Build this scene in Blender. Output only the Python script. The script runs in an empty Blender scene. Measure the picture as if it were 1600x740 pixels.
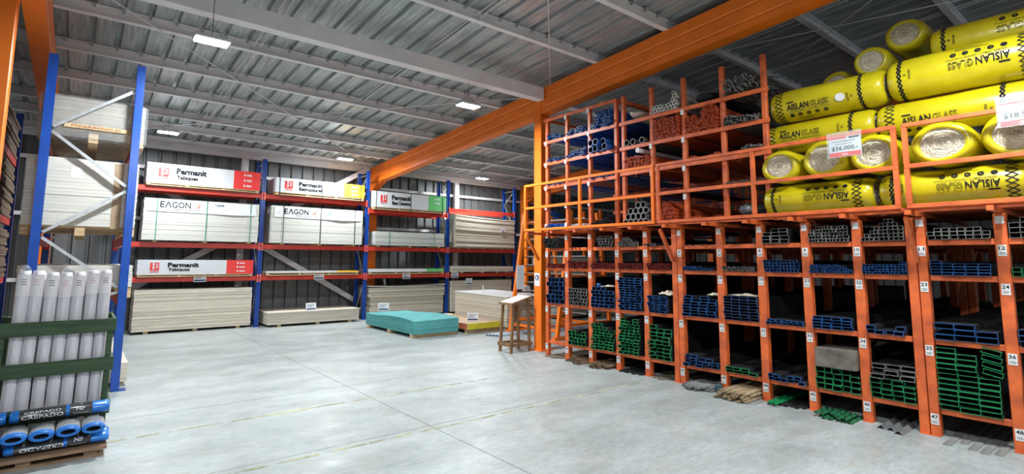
import bpy, math, random, re
from mathutils import Vector, Matrix
random.seed(7)
C = bpy.context.scene
PI = math.pi
# ------------------------------------------------------------------ camera
F, Y0 = 830.875, 313.6
YAW, PITCH, ROLL = 0.679918553, 0.111701098, 0.00531681815
def cam_axes():
    cy, sy, cp, sp = math.cos(YAW), math.sin(YAW), math.cos(PITCH), math.sin(PITCH)
    f = Vector((sy*cp, cy*cp, sp)); r = Vector((cy, -sy, 0)); u = r.cross(f)
    cr, sr = math.cos(ROLL), math.sin(ROLL)
    return cr*r+sr*u, -sr*r+cr*u, f
r_, u_, f_ = cam_axes()
cd = bpy.data.cameras.new('camera'); cam = bpy.data.objects.new('camera', cd); C.collection.objects.link(cam)
M = Matrix((r_, u_, -f_)).transposed().to_4x4(); M.translation = Vector((0, 0, 1.65)); cam.matrix_world = M
cd.sensor_fit = 'HORIZONTAL'; cd.sensor_width = 36; cd.lens = F/1600*36; cd.shift_y = -(370-Y0)/1600
cd.clip_start = 0.05; cd.clip_end = 200
C.camera = cam
# ------------------------------------------------------------------ world, exposure
w = bpy.data.worlds.new('world'); C.world = w; w.use_nodes = True
bg = w.node_tree.nodes['Background']; bg.inputs[0].default_value = (.80, .90, 1, 1); bg.inputs[1].default_value = .45
C.view_settings.view_transform = 'Standard'; C.view_settings.look = 'None'
C.view_settings.exposure = 0.17; C.view_settings.gamma = 1; C.view_settings.use_curve_mapping = False
LAMP_W = 175
LAMP_GLOW = 45
# ------------------------------------------------------------------ materials
MATS = {}
def mat(name, col, rough=.6, metal=0., var=.12, scale=6, stretch=(1, 1, 1), bump=0., rand=0., emit=None, alpha=None, spec=None, dark=None):
    if name in MATS: return MATS[name]
    m = bpy.data.materials.new(name); m.use_nodes = True; MATS[name] = m
    nt = m.node_tree; b = nt.nodes['Principled BSDF']
    b.inputs['Roughness'].default_value = rough; b.inputs['Metallic'].default_value = metal
    if spec is not None: b.inputs['Specular IOR Level'].default_value = spec
    tc = nt.nodes.new('ShaderNodeTexCoord'); mp = nt.nodes.new('ShaderNodeMapping'); mp.inputs['Scale'].default_value = stretch
    nt.links.new(tc.outputs['Object'], mp.inputs[0])
    nz = nt.nodes.new('ShaderNodeTexNoise'); nz.inputs['Scale'].default_value = scale; nz.inputs['Detail'].default_value = 5
    nt.links.new(mp.outputs[0], nz.inputs['Vector'])
    cr = nt.nodes.new('ShaderNodeValToRGB'); cr.color_ramp.elements[0].position = .3; cr.color_ramp.elements[1].position = .7
    lo = dark if dark else tuple(c*(1-var*2) for c in col); hi = tuple(min(1, c*(1+var)) for c in col)
    cr.color_ramp.elements[0].color = (*lo, 1); cr.color_ramp.elements[1].color = (*hi, 1)
    nt.links.new(nz.outputs[0], cr.inputs[0]); out = cr.outputs[0]
    if rand:
        oi = nt.nodes.new('ShaderNodeObjectInfo'); mr = nt.nodes.new('ShaderNodeMapRange')
        mr.inputs['To Min'].default_value = 1-rand; mr.inputs['To Max'].default_value = 1+rand*.4
        nt.links.new(oi.outputs['Random'], mr.inputs['Value'])
        mx = nt.nodes.new('ShaderNodeVectorMath'); mx.operation = 'SCALE'
        nt.links.new(out, mx.inputs[0]); nt.links.new(mr.outputs[0], mx.inputs['Scale']); out = mx.outputs[0]
    nt.links.new(out, b.inputs['Base Color'])
    if bump:
        bp = nt.nodes.new('ShaderNodeBump'); bp.inputs['Strength'].default_value = bump; bp.inputs['Distance'].default_value = .02
        nt.links.new(nz.outputs[0], bp.inputs['Height']); nt.links.new(bp.outputs[0], b.inputs['Normal'])
    if emit:
        b.inputs['Emission Color'].default_value = (*emit[0], 1); b.inputs['Emission Strength'].default_value = emit[1]
    if alpha is not None: b.inputs['Alpha'].default_value = alpha
    return m
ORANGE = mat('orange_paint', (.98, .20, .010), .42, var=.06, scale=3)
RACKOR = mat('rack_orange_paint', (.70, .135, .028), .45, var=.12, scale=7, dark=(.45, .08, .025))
BLUE = mat('blue_rack_paint', (.006, .060, .33), .25, var=.1, scale=4)
REDB = mat('red_beam_paint', (.56, .040, .022), .38, var=.1, scale=4)
WHITE = mat('white_steel_paint', (.78, .76, .76), .5, var=.05, scale=3)
GALV = mat('galvanised_steel', (.52, .54, .55), .35, metal=.7, var=.1, scale=12)
STEEL = mat('dark_steel', (.024, .024, .026), .7, metal=.0, spec=.2, var=.3, scale=10, stretch=(.3, 3, 3))
RUSTY = mat('rusty_steel', (.17, .11, .065), .7, var=.3, scale=14, stretch=(.3, 3, 3), rand=.35)
PLY = mat('pale_board', (.66, .60, .49), .75, var=.10, scale=5, stretch=(.5, 4, 14), rand=.14)
PLYW = mat('white_board', (.58, .57, .51), .7, var=.05, scale=5, stretch=(.5, 4, 14), rand=.06)
CREAM = mat('cream_board', (.58, .52, .42), .8, var=.08, scale=5, stretch=(.5, 4, 12), rand=.12)
WOOD = mat('pine_wood', (.55, .40, .22), .7, var=.18, scale=7, stretch=(1, 6, 6), bump=.15)
GREYB = mat('white_sleeve', (.60, .61, .62), .7, var=.02, scale=3)
PAPER = mat('white_paper', (.68, .70, .72), .6, var=.02)
INK = mat('black_ink', (.016, .017, .02), .9, spec=.1, var=.05)
NAVY = mat('navy_ink', (.03, .05, .12), .9, spec=.1, var=.05)
REDINK = mat('red_ink', (.72, .035, .03), .45, var=.04)
ORINK = mat('orange_ink', (.85, .20, .04), .5, var=.04)
YELINK = mat('amber_ink', (.90, .48, .03), .45, var=.04)
GRNINK = mat('green_ink', (.13, .52, .16), .45, var=.04)
WHINK = mat('white_ink', (.85, .85, .85), .5, var=.02)
GREEN = mat('green_tube_paint', (.010, .24, .075), .5, var=.2, scale=20)
TBLUE = mat('blue_tube_paint', (.010, .085, .27), .5, var=.2, scale=20)
TGREY = mat('grey_tube_end', (.22, .22, .20), .5, metal=.2, var=.2, scale=20)
TRED = mat('red_tube_paint', (.26, .022, .018), .55, var=.2, scale=20)
# ------------------------------------------------------------------ mesh helpers
class MB:
    def __init__(s): s.v = []; s.f = []; s.m = []; s.mats = []; s.cur = 0; s.sm = []
    def use(s, m):
        if m not in s.mats: s.mats.append(m)
        s.cur = s.mats.index(m); return s
    def add(s, vs, fs, smooth=False):
        o = len(s.v); s.v += [tuple(v) for v in vs]
        for f in fs: s.f.append([i+o for i in f]); s.m.append(s.cur); s.sm.append(smooth)
        return s
    def box(s, x0, x1, y0, y1, z0, z1, bev=0):
        if bev <= 0:
            vs = [(x, y, z) for z in (z0, z1) for y in (y0, y1) for x in (x0, x1)]
            return s.add(vs, [(0, 2, 3, 1), (4, 5, 7, 6), (0, 1, 5, 4), (2, 6, 7, 3), (0, 4, 6, 2), (1, 3, 7, 5)])
        b = bev; vs = []; rings = []
        for z, i in ((z0, b), (z0+b, 0), (z1-b, 0), (z1, b)):
            ring = [(x0+i+b, y0+i), (x1-i-b, y0+i), (x1-i, y0+i+b), (x1-i, y1-i-b), (x1-i-b, y1-i), (x0+i+b, y1-i), (x0+i, y1-i-b), (x0+i, y0+i+b)]
            rings.append([len(vs)+k for k in range(8)]); vs += [(x, y, z) for x, y in ring]
        fs = [list(reversed(rings[0])), rings[3]]
        for a, c in zip(rings, rings[1:]):
            for k in range(8): fs.append((a[k], a[(k+1) % 8], c[(k+1) % 8], c[k]))
        return s.add(vs, fs)
    def bar(s, a, b, w_, h_=None, up=(0, 0, 1)):
        a, b = Vector(a), Vector(b); d = (b-a).normalized(); h_ = h_ or w_
        up = Vector(up)
        if abs(d.dot(up)) > .98: up = Vector((1, 0, 0))
        sx = d.cross(up).normalized(); sz = sx.cross(d).normalized()
        vs = [p+sx*(i*w_/2)+sz*(j*h_/2) for p in (a, b) for i, j in ((-1, -1), (1, -1), (1, 1), (-1, 1))]
        return s.add(vs, [(3, 2, 1, 0), (4, 5, 6, 7), (0, 1, 5, 4), (1, 2, 6, 5), (2, 3, 7, 6), (3, 0, 4, 7)])
    def cyl(s, a, b, r, n=12, r2=None, caps=True):
        a, b = Vector(a), Vector(b); d = (b-a).normalized(); r2 = r if r2 is None else r2
        up = Vector((0, 0, 1)) if abs(d.z) < .9 else Vector((1, 0, 0))
        sx = d.cross(up).normalized(); sz = sx.cross(d)
        vs = []
        for p, rr in ((a, r), (b, r2)):
            vs += [p+(sx*math.cos(2*PI*k/n)+sz*math.sin(2*PI*k/n))*rr for k in range(n)]
        fs = [(k, (k+1) % n, n+(k+1) % n, n+k) for k in range(n)]
        s.add(vs, fs, True)
        if caps:
            o = len(s.v)-2*n
            s.f.append([o+n-1-k for k in range(n)]); s.m.append(s.cur); s.sm.append(False)
            s.f.append([o+n+k for k in range(n)]); s.m.append(s.cur); s.sm.append(False)
        return s
    def loft(s, rings, closed=True, cap0=True, cap1=True, smooth=True):
        n = len(rings[0]); o = len(s.v)
        for r in rings: s.v += [tuple(p) for p in r]
        for i in range(len(rings)-1):
            for k in range(n if closed else n-1):
                s.f.append([o+i*n+k, o+i*n+(k+1) % n, o+(i+1)*n+(k+1) % n, o+(i+1)*n+k]); s.m.append(s.cur); s.sm.append(smooth)
        if cap0: s.f.append([o+n-1-k for k in range(n)]); s.m.append(s.cur); s.sm.append(False)
        if cap1: s.f.append([o+(len(rings)-1)*n+k for k in range(n)]); s.m.append(s.cur); s.sm.append(False)
        return s
    def prism(s, poly, fn, d0, d1):
        """poly of 2D points, fn(u,v,d)->3D, extruded from d0 to d1"""
        return s.loft([[fn(u, v, d0) for u, v in poly], [fn(u, v, d1) for u, v in poly]], smooth=False)
    def mesh(s, name):
        me = bpy.data.meshes.new(name); me.from_pydata(s.v, [], s.f)
        for m in s.mats: me.materials.append(m)
        me.polygons.foreach_set('material_index', s.m); me.polygons.foreach_set('use_smooth', s.sm)
        me.update(); return me
def mb(m): return MB().use(m)
def link(o): C.collection.objects.link(o); return o
def obj(name, b, parent=None, loc=(0, 0, 0), rot=(0, 0, 0)):
    me = b.mesh(name) if isinstance(b, MB) else b
    o = link(bpy.data.objects.new(name, me)); o.location = loc; o.rotation_euler = rot
    if parent: o.parent = parent
    return o
_W = 'zero one two three four five six seven eight nine ten eleven twelve thirteen fourteen fifteen sixteen seventeen eighteen nineteen'.split()
def num_word(mt):
    n = int(mt.group(0)); t = {2: 'twenty', 3: 'thirty', 4: 'forty'}
    return _W[n] if n < 20 else t[n//10]+('-'+_W[n % 10] if n % 10 else '')
def tag(o, label=None, cat=None, group=None, kind=None):
    if label: label = re.sub(r'(?<![\w$.])\d{1,2}(?![\w.%])', num_word, label)
    if label: o['label'] = label
    if cat: o['category'] = cat
    if group: o['group'] = group
    if kind: o['kind'] = kind
    return o
def thing(name, label, cat, loc=(0, 0, 0), rz=0, group=None):
    o = link(bpy.data.objects.new(name, None)); o.empty_display_size = .1; o.location = loc; o.rotation_euler = (0, 0, rz)
    return tag(o, label, cat, group)
def struct(name, b, loc=(0, 0, 0)): return tag(obj(name, b, None, loc), kind='structure')
def dup_tree(root, loc=None, label=None):
    r = root.copy(); link(r)
    if loc is not None: r.location = loc
    if label: r['label'] = label
    for ch in list(root.children):
        c = ch.copy(); link(c); c.parent = r
        for g in ch.children:
            d = g.copy(); link(d); d.parent = c
    return r
_txt = {}
def text2d(body, outline=False, bold=0., space=1.):
    """flat text as (verts, faces), unit size, centred on its box"""
    key = (body, outline, bold, space)
    if key in _txt: return _txt[key]
    cu = bpy.data.curves.new('t', 'FONT'); cu.body = body; cu.size = 1; cu.resolution_u = 2; cu.space_character = space
    if outline: cu.dimensions = '3D'; cu.fill_mode = 'NONE' if False else 'FULL'; cu.offset = 0
    cu.offset = bold
    o = bpy.data.objects.new('t', cu); link(o); bpy.context.view_layer.update()
    me = bpy.data.meshes.new_from_object(o.evaluated_get(bpy.context.evaluated_depsgraph_get()))
    vs = [tuple(v.co) for v in me.vertices]; fs = [list(p.vertices) for p in me.polygons]
    bpy.data.objects.remove(o); bpy.data.curves.remove(cu); bpy.data.meshes.remove(me)
    x0, x1 = min(v[0] for v in vs), max(v[0] for v in vs); y0, y1 = min(v[1] for v in vs), max(v[1] for v in vs)
    vs = [(v[0]-(x0+x1)/2, v[1]-(y0+y1)/2) for v in vs]
    _txt[key] = (vs, fs, x1-x0, y1-y0); return _txt[key]
def put_text(b, body, fn, u, v, h, bold=0., wid=None, outline=False, flip=False):
    """text of height h (and width wid) centred at (u,v), mapped by fn(u,v)->3D"""
    vs, fs, W, Hh = text2d(body, outline, bold)
    sy = h/Hh; sx = (wid/W) if wid else sy
    k = -1 if flip else 1
    b.add([fn(u+k*x*sx, v+k*y*sy) for x, y in vs], fs); return b
def quad(b, fn, u0, u1, v0, v1): return b.add([fn(u0, v0), fn(u1, v0), fn(u1, v1), fn(u0, v1)], [(0, 1, 2, 3)])
def zr(y): return 5.47-.07*y          # rafter top / purlin underside
# ================================================================== SETTING
# floor
fm = bpy.data.materials.new('concrete_floor'); fm.use_nodes = True; MATS['floor'] = fm
nt = fm.node_tree; N = nt.nodes; L = nt.links; b = N['Principled BSDF']
tc = N.new('ShaderNodeTexCoord')
def noise(scale, detail, src, rough=.6, stretch=None):
    n = N.new('ShaderNodeTexNoise'); n.inputs['Scale'].default_value = scale; n.inputs['Detail'].default_value = detail; n.inputs['Roughness'].default_value = rough
    if stretch:
        mp = N.new('ShaderNodeMapping'); mp.inputs['Scale'].default_value = stretch; mp.inputs['Rotation'].default_value = (0, 0, .25); L.new(src, mp.inputs[0]); src = mp.outputs[0]
    L.new(src, n.inputs['Vector']); return n.outputs[0]
def ramp(src, p0, p1, c0, c1):
    r = N.new('ShaderNodeValToRGB'); r.color_ramp.elements[0].position = p0; r.color_ramp.elements[1].position = p1
    r.color_ramp.elements[0].color = (*c0, 1); r.color_ramp.elements[1].color = (*c1, 1); L.new(src, r.inputs[0]); return r.outputs[0]
def mix(fac, a, bb, mode='MIX'):
    m = N.new('ShaderNodeMix'); m.data_type = 'RGBA'; m.blend_type = mode
    if isinstance(fac, float): m.inputs[0].default_value = fac
    else: L.new(fac, m.inputs[0])
    for i, x in ((6, a), (7, bb)):
        if isinstance(x, tuple): m.inputs[i].default_value = (*x, 1)
        else: L.new(x, m.inputs[i])
    return m.outputs[2]
P = tc.outputs['Object']
base = ramp(noise(.9, 8, P, .62, (1, 2.2, 1)), .32, .68, (.30, .335, .325), (.46, .50, .495))
fine = ramp(noise(9, 6, P, .7, (1, 3, 1)), .3, .75, (.72, .72, .70), (1.10, 1.10, 1.10))
col = mix(1., base, fine, 'MULTIPLY')
stain = ramp(noise(1.7, 8, P, .75, (1, 2.5, 1)), .52, .70, (0, 0, 0), (1, 1, 1))
sm_ = N.new('ShaderNodeMath'); sm_.operation = 'MULTIPLY'; sm_.inputs[1].default_value = .5; L.new(stain, sm_.inputs[0])
col = mix(sm_.outputs[0], col, (.36, .32, .25))
scr = ramp(noise(26, 3, P, .6, (1, 7, 1)), .62, .70, (0, 0, 0), (1, 1, 1))
sm2 = N.new('ShaderNodeMath'); sm2.operation = 'MULTIPLY'; sm2.inputs[1].default_value = .3; L.new(scr, sm2.inputs[0])
col = mix(sm2.outputs[0], col, (.28, .30, .30))
L.new(col, b.inputs['Base Color']); b.inputs['Roughness'].default_value = .42
L.new(ramp(noise(3, 5, P), .3, .7, (.32, .32, .32), (.60, .60, .60)), b.inputs['Roughness'])
bp = N.new('ShaderNodeBump'); bp.inputs['Strength'].default_value = .08; L.new(fine, bp.inputs['Height']); L.new(bp.outputs[0], b.inputs['Normal'])
JOINT = mat('joint_groove', (.13, .13, .12), .9, var=.2, scale=9)
# floor slabs: one mesh, thin grooves between slabs
m = MB().use(fm)
xs = [-8.2, 2.86, 8.9, 20.2]; ys = [-9, -2.4, 4.83, 6.98, 15.55]; g = .004
for i in range(3):
    for j in range(4):
        m.box(xs[i]+g, xs[i+1]-g, ys[j]+g, ys[j+1]-g, -.12, 0)
m.use(JOINT).box(-8.2, 20.2, -9, 15.55, -.14, -.006)
struct('floor', m)
YLINE = mat('worn_yellow_paint', (.60, .58, .27), .7, var=.3, scale=3)
nt = YLINE.node_tree; tcn = nt.nodes.new('ShaderNodeTexNoise'); tcn.inputs['Scale'].default_value = 7; tcn.inputs['Detail'].default_value = 6
rr = nt.nodes.new('ShaderNodeValToRGB'); rr.color_ramp.elements[0].position = .42; rr.color_ramp.elements[1].position = .72
tco = nt.nodes.new('ShaderNodeTexCoord'); nt.links.new(tco.outputs['Object'], tcn.inputs['Vector'])
nt.links.new(tcn.outputs[0], rr.inputs[0]); nt.links.new(rr.outputs[0], nt.nodes['Principled BSDF'].inputs['Alpha'])
for y, x1 in ((4.72, 6.1), (6.2, 4.6)):
    struct('floor_marking', mb(YLINE).box(.2, x1, y-.016, y+.016, .0005, .0025))
# roof deck, trapezoidal sheet, ribs along Y
def roofmat():
    m = bpy.data.materials.new('roof_sheet'); m.use_nodes = True; nt = m.node_tree; b = nt.nodes['Principled BSDF']
    tc = nt.nodes.new('ShaderNodeTexCoord'); mp = nt.nodes.new('ShaderNodeMapping'); mp.inputs['Scale'].default_value = (14, .5, 14)
    nz = nt.nodes.new('ShaderNodeTexNoise'); nz.inputs['Scale'].default_value = 1.6; nz.inputs['Detail'].default_value = 6; nz.inputs['Roughness'].default_value = .65
    nt.links.new(tc.outputs['Object'], mp.inputs[0]); nt.links.new(mp.outputs[0], nz.inputs['Vector'])
    r = nt.nodes.new('ShaderNodeValToRGB'); r.color_ramp.elements[0].position = .3; r.color_ramp.elements[1].position = .72
    r.color_ramp.elements[0].color = (.24, .27, .27, 1); r.color_ramp.elements[1].color = (.62, .66, .66, 1)
    nt.links.new(nz.outputs[0], r.inputs[0]); nt.links.new(r.outputs[0], b.inputs['Base Color'])
    r2 = nt.nodes.new('ShaderNodeMapRange'); r2.inputs['To Min'].default_value = .25; r2.inputs['To Max'].default_value = .55
    nt.links.new(nz.outputs[0], r2.inputs[0]); nt.links.new(r2.outputs[0], b.inputs['Roughness'])
    b.inputs['Metallic'].default_value = .35
    bp = nt.nodes.new('ShaderNodeBump'); bp.inputs['Strength'].default_value = .12; bp.inputs['Distance'].default_value = .01
    nt.links.new(nz.outputs[0], bp.inputs['Height']); nt.links.new(bp.outputs[0], b.inputs['Normal'])
    return m
ROOF = roofmat()
def ribbed(x0, x1, pitch, rib, depth, pt):
    """open ribbed profile as points along x with offset"""
    pr = []; x = x0
    while x < x1:
        pr += [(x, 0), (x+pitch-rib, 0), (x+pitch-rib+rib*.22, depth), (x+pitch-rib*.22, depth)]; x += pitch
    pr.append((x, 0)); return pr
pr_ = ribbed(-8.2+.09, 20, .31, .085, .055, None)
m = MB().use(ROOF); rows = []
for y in (-9, 15.6):
    rows.append([(x, y, zr(y)+.16+d) for x, d in pr_])
for y in (15.6, -9):
    rows.append([(x, y, zr(y)+.19+d) for x, d in pr_])
o = len(m.v); n = len(pr_)
for r in rows: m.v += r
for a, c, fl in ((0, 1, 0), (2, 3, 1)):
    for k in range(n-1):
        m.f.append([a*n+k, c*n+k, c*n+k+1, a*n+k+1]); m.m.append(0); m.sm.append(False)
for k in range(n-1):
    if True:
        m.f.append([0*n+k, 0*n+k+1, 3*n+k+1, 3*n+k]); m.m.append(0); m.sm.append(False)
struct('ceiling', m)
# walls
WALL = mat('grey_wall_sheet', (.17, .175, .175), .5, metal=.2, var=.08, scale=3, stretch=(5, 5, .3))
def ribwall(name, p0, p1, z0, z1, nrm):
    p0, p1, nrm = Vector(p0), Vector(p1), Vector(nrm); d = (p1-p0); Ln = d.length; d.normalize()
    prf = ribbed(0, Ln, .31, .08, .06, None); m = MB().use(WALL)
    inner = [[p0+d*u-nrm*dp+Vector((0, 0, z)) for u, dp in prf] for z in (z0, z1)]
    outer = [[p0+d*u-nrm*(dp+.03)+Vector((0, 0, z)) for u, dp in prf] for z in (z0, z1)]
    k = len(prf)
    for r in inner+outer: m.v += [tuple(q) for q in r]
    for i in range(k-1):
        m.f.append([i, i+1, k+i+1, k+i]); m.f.append([2*k+i+1, 2*k+i, 3*k+i, 3*k+i+1]); m.m += [0, 0]; m.sm += [False, False]
    struct(name, m)
ribwall('wall_back', (-8.2, 15.5, 0), (20.2, 15.5, 0), 0, 4.47, (0, -1, 0))
ribwall('wall_left', (-8.15, -9, 0), (-8.15, 15.45, 0), 0, 6.2, (1, 0, 0))
ribwall('wall_right', (20.1, 15.45, 0), (20.1, -9, 0), 0, 6.2, (-1, 0, 0))
# eave beam, posts and girts of the back wall
m = mb(WHITE)
m.box(-8, 20, 15.22, 15.36, 4.30, 4.50)
for x in (-5.4, -2.4, 3.24, 9.9, 16.6): m.box(x-.08, x+.08, 15.23, 15.35, 0, 4.298)
struct('trim_1', m)
m = mb(WHITE)
for z in (3.86, 2.62, 1.2): m.box(-8, 20, 15.37, 15.45, z-.05, z+.03)
struct('trim_2', m)
# roof purlins (box sections with a bright lower flange)
for i, y in enumerate((15.1, 13.85, 12.85, 11.46, 10.15, 8.75, 6.0, 4.58, 3.2, 1.8, .4, -1.0, -2.4, -3.8, -5.2, -6.6, -8.0)):
    z = zr(y)
    m = mb(WHITE).prism([(-.045, 0), (.045, 0), (.045, .015), (-.02, .015), (-.02, .14), (.045, .14), (.045, .155), (-.045, .155)], lambda u, v, d, y=y, z=z: (d, y-u, z+v), -8, 20)
    m.use(GALV)
    struct('roof_purlin', m)
for y in (14.35,):  # white blocks stand in for bright lit patches on the roof sheet
    m = mb(mat('lit_patch_white', (.9, .9, .9), .4, var=.02))
    for k in range(24):
        x = .97+k*.31; m.box(x-.055, x+.055, y-.05, y+.05, zr(y)+.10, zr(y)+.135)
    struct('roof_clip_and_lit_patch', m)
for y in (12.85, 11.46, 10.15, 8.75, 6.0, 4.58):
    m = mb(GALV)
    for k in range(46):
        x = -.975+k*.31-.045; m.box(x-.018, x+.018, y-.085, y-.047, zr(y)+.10, zr(y)+.152)
    struct('roof_clip_and_lit_patch', m)
# tie beam in the column line
struct('tie_beam', mb(WHITE).box(-.66, 6.68, 7.3, 7.48, 4.70, 4.94, .006))
struct('tie_beam', mb(WHITE).box(7.0, 12.7, 7.3, 7.48, 4.70, 4.94, .006))
# wind-bracing rods and sag rods
def rod(a, b, r=.0085): struct('bracing_rod', mb(WHITE).cyl(a, b, r, 6))
def P3(x, y, dz=-.03): return (x, y, zr(y)+dz)
rod(P3(-.5, 7.5), P3(6.75, 15.0)); rod(P3(6.75, 7.5, -.12), P3(-.5, 14.9, -.12))
rod(P3(7.0, 7.6), P3(12.8, 15)); rod(P3(12.8, 7.6, -.12), P3(7, 15, -.12))
rod(P3(6.75, 7.2), P3(-.5, -.4)); rod(P3(7.05, 5.6, -.2), P3(10.2, -.6, -.1)); rod(P3(10.9, 6.0, -.1), P3(7.05, .8, -.1))
for x in (1.85, 4.12, 8.1, 9.8, 11.8):
    for d in (0, .09):
        struct('sag_rod', mb(WHITE).cyl(P3(x+d, -8, .05), P3(x+d, 15, .05), .008, 6))
# ------------------------------------------------------------------ portal frames
def frame(x0, x1, cx0, cx1, label, foot=7.42, y0=7.42, y1=7.62, grooves=1):
    t = thing('portal_frame', label, 'steel frame', (0, 0, 0))
    # rafter: two lipped channels, face grooves
    dpt = .50; xm = (x0+x1)/2
    prof = []
    def sidey(sgn, x):
        return [(x, 0), (x, .10), (x-sgn*.012, .115), (x-sgn*.012, .125), (x, .14), (x, .30), (x-sgn*.012, .315), (x-sgn*.012, .325), (x, .34), (x, dpt)]
    left = sidey(-1, x0); right = sidey(1, x1)
    poly = left+list(reversed(right))
    def fn(u, v, y): return (u, y, zr(y)-dpt+v)
    m = mb(ORANGE).prism(poly, fn, 15.05, -8.9)
    obj('rafter', m, t)
    # haunch at the back wall column
    m = mb(ORANGE).prism([(15.04, zr(15.04)-dpt-.005), (15.04, zr(15.04)-dpt-.2), (14.4, zr(14.4)-dpt-.005)], lambda u, v, d: (d, u, v), x0+.02, x1-.02)
    obj('haunch', m, t)
    # columns
    m = mb(ORANGE)
    m.box(cx0, cx1, y0, y1, 0, zr(7.5)-dpt-.006, .01).box(cx0-.03, cx1+.03, y0-.04, y1+.04, 0, .02)
    obj('column', m, t)
    m = mb(ORANGE).box(x0-.02, x1+.0, 15.06, 15.21, 0, zr(15.1)-.02, .01)
    obj('column', m, t)
    # cover plate in the column line
    m = mb(ORANGE).box(x0-.015, x0-.002, y0, y1, zr(7.5)-dpt-.1, zr(7.5)+.0)
    obj('cover_plate', m, t)
    m = mb(GALV)
    for z in (.1, .4): m.cyl((x0-.02, 14.9, zr(14.9)-z), (x0-.035, 14.9, zr(14.9)-z), .012, 8)
    obj('bolt', m, t)
    return t
f1 = frame(6.70, 6.92, 6.70, 6.95, 'long orange roof frame of column and rafter crossing the middle of the hall')
frame(-.70, -.50, -.96, -.70, 'orange roof frame at the left edge behind the blue rack')
frame(12.72, 12.98, 12.72, 12.98, 'far orange roof frame seen past the rack end on the right')
# round mandatory sign on the column
def planeX(x, y0):      # surface facing -X, u runs to the right in the picture (towards -Y)
    return lambda u, v: (x, y0-u, v)
# column sits at x 6.70; its sign
m = mb(PAPER).box(6.692, 6.699, 7.45, 7.59, 1.18, 1.42)
s = obj('safety_sign', m); tag(s, 'small white sign with round blue symbol on the orange column', 'sign')
m = mb(NAVY); cc = [(math.cos(2*PI*k/24)*.052, math.sin(2*PI*k/24)*.052) for k in range(24)]
m.prism(cc, lambda u, v, d: (d, 7.52-u, 1.335+v), 6.6915, 6.6895)
m.use(WHINK).prism([(math.cos(2*PI*k/16)*.02-.008, math.sin(2*PI*k/16)*.02+.012) for k in range(16)], lambda u, v, d: (d, 7.52-u, 1.335+v), 6.689, 6.6875)
m.prism([(-.03, -.035), (.01, -.03), (.034, -.012), (.03, -.005), (.0, -.018), (-.03, -.02)], lambda u, v, d: (d, 7.52-u, 1.335+v), 6.689, 6.6875)
m.use(GREYB); 
obj('symbol', m, s)
# ------------------------------------------------------------------ lamps
LENS = mat('lamp_diffuser', (.9, .95, 1), .4, emit=((.86, .94, 1), LAMP_GLOW))
LBODY = mat('lamp_housing', (.6, .62, .63), .4, var=.03)
LCORD = mat('black_cable', (.03, .03, .03), .6)
def lamp(x, y, label, z=4.3, power=LAMP_W):
    t = thing('pendant_lamp', label, 'lamp', (x, y, z), 0, 'pendant lamps under the roof')
    m = mb(LBODY).box(-.20, .20, -.11, .11, .0, .045, .01)
    for k in range(9): m.box(-.17+k*.04, -.165+k*.04, -.09, .09, .045, .075)
    obj('housing', m, t)
    obj('diffuser', mb(LENS).box(-.18, .18, -.095, .095, -.012, -.001), t)
    m = mb(LCORD).cyl((0, 0, .07), (0, 0, zr(y)+.12-z), .004, 6)
    m.bar((-.15, 0, .04), (0, 0, .22), .004).bar((.15, 0, .04), (0, 0, .22), .004)
    obj('cord', m, t)
    ld = bpy.data.lights.new('lamp_light', 'AREA'); ld.shape = 'RECTANGLE'; ld.size = .36; ld.size_y = .19; ld.energy = power; ld.color = (.90, .955, 1)
    ld.spread = PI
    lo = link(bpy.data.objects.new('lamp_light', ld)); lo.parent = t; lo.location = (0, 0, -.02)
    return t
lamp(1.07, 7.2, 'large bright pendant lamp at the upper left, closest to the camera')
lamp(5.03, 7.44, 'bright pendant lamp hanging just left of the orange column')
lamp(1.27, 13.15, 'pendant lamp above the highest red ended board pack near the back wall', power=LAMP_W*.8)
lamp(5.3, 13.6, 'pendant lamp hanging near the back wall left of the orange rafter foot', power=LAMP_W*.8)
lamp(10.02, 13.95, 'pendant lamp near the back wall right of the orange rafter foot', power=LAMP_W*.85)
for x, y in ((1.1, .8), (5.1, .8), (1.1, -5.2), (5.1, -5.2), (-4.5, 7.3), (-4.5, 13.3)):  # unseen lamps, added to light the hall
    lamp(x, y, 'pendant lamp added for light, out of view behind or beside the camera', power=60 if x < -1 else LAMP_W*.8 if x > 3 else LAMP_W*1.15)
# ================================================================== BLUE / RED PALLET RACKS
HOLE = mat('rack_hole', (.01, .012, .02), .8)
def upright(b, x, y, h, face=-1, w_=.10, dp=.07, along='x'):
    """omega section upright facing -Y (along x) or +X/-X (along y)"""
    t = .006; pr = [(-w_/2, 0), (-.018, 0), (-.018, .012), (.018, .012), (.018, 0), (w_/2, 0), (w_/2, dp), (w_/2-.014, dp), (w_/2-.014, t), (.024, t), (.024, .018), (-.024, .018), (-.024, t), (-w_/2+.014, t), (-w_/2+.014, dp), (-w_/2, dp)]
    b.use(BLUE)
    if along == 'x': fn = lambda u, v, z: (x+u, y-face*v*1.0, z)
    else: fn = lambda u, v, z: (x-face*v*1.0, y+u, z)
    b.prism(pr, fn, .012, h)
    b.use(BLUE).box(x-.07, x+.07, y-.07, y+.07, 0, .01)
    b.use(HOLE)
    for k in range(int(h/.075)):
        z = .12+k*.075
        if z > h-.05: break
        for s in (-.034, .034):
            if along == 'x': b.box(x+s-.007, x+s+.007, min(y+face*.001, y), max(y+face*.001, y), z-.012, z+.012)
            else: b.box(min(x+face*.001, x), max(x+face*.001, x), y+s-.007, y+s+.007, z-.012, z+.012)
rack = thing('pallet_rack', 'long pallet rack with blue uprights and red beams along the back wall', 'rack', (0, 0, 0))
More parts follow.
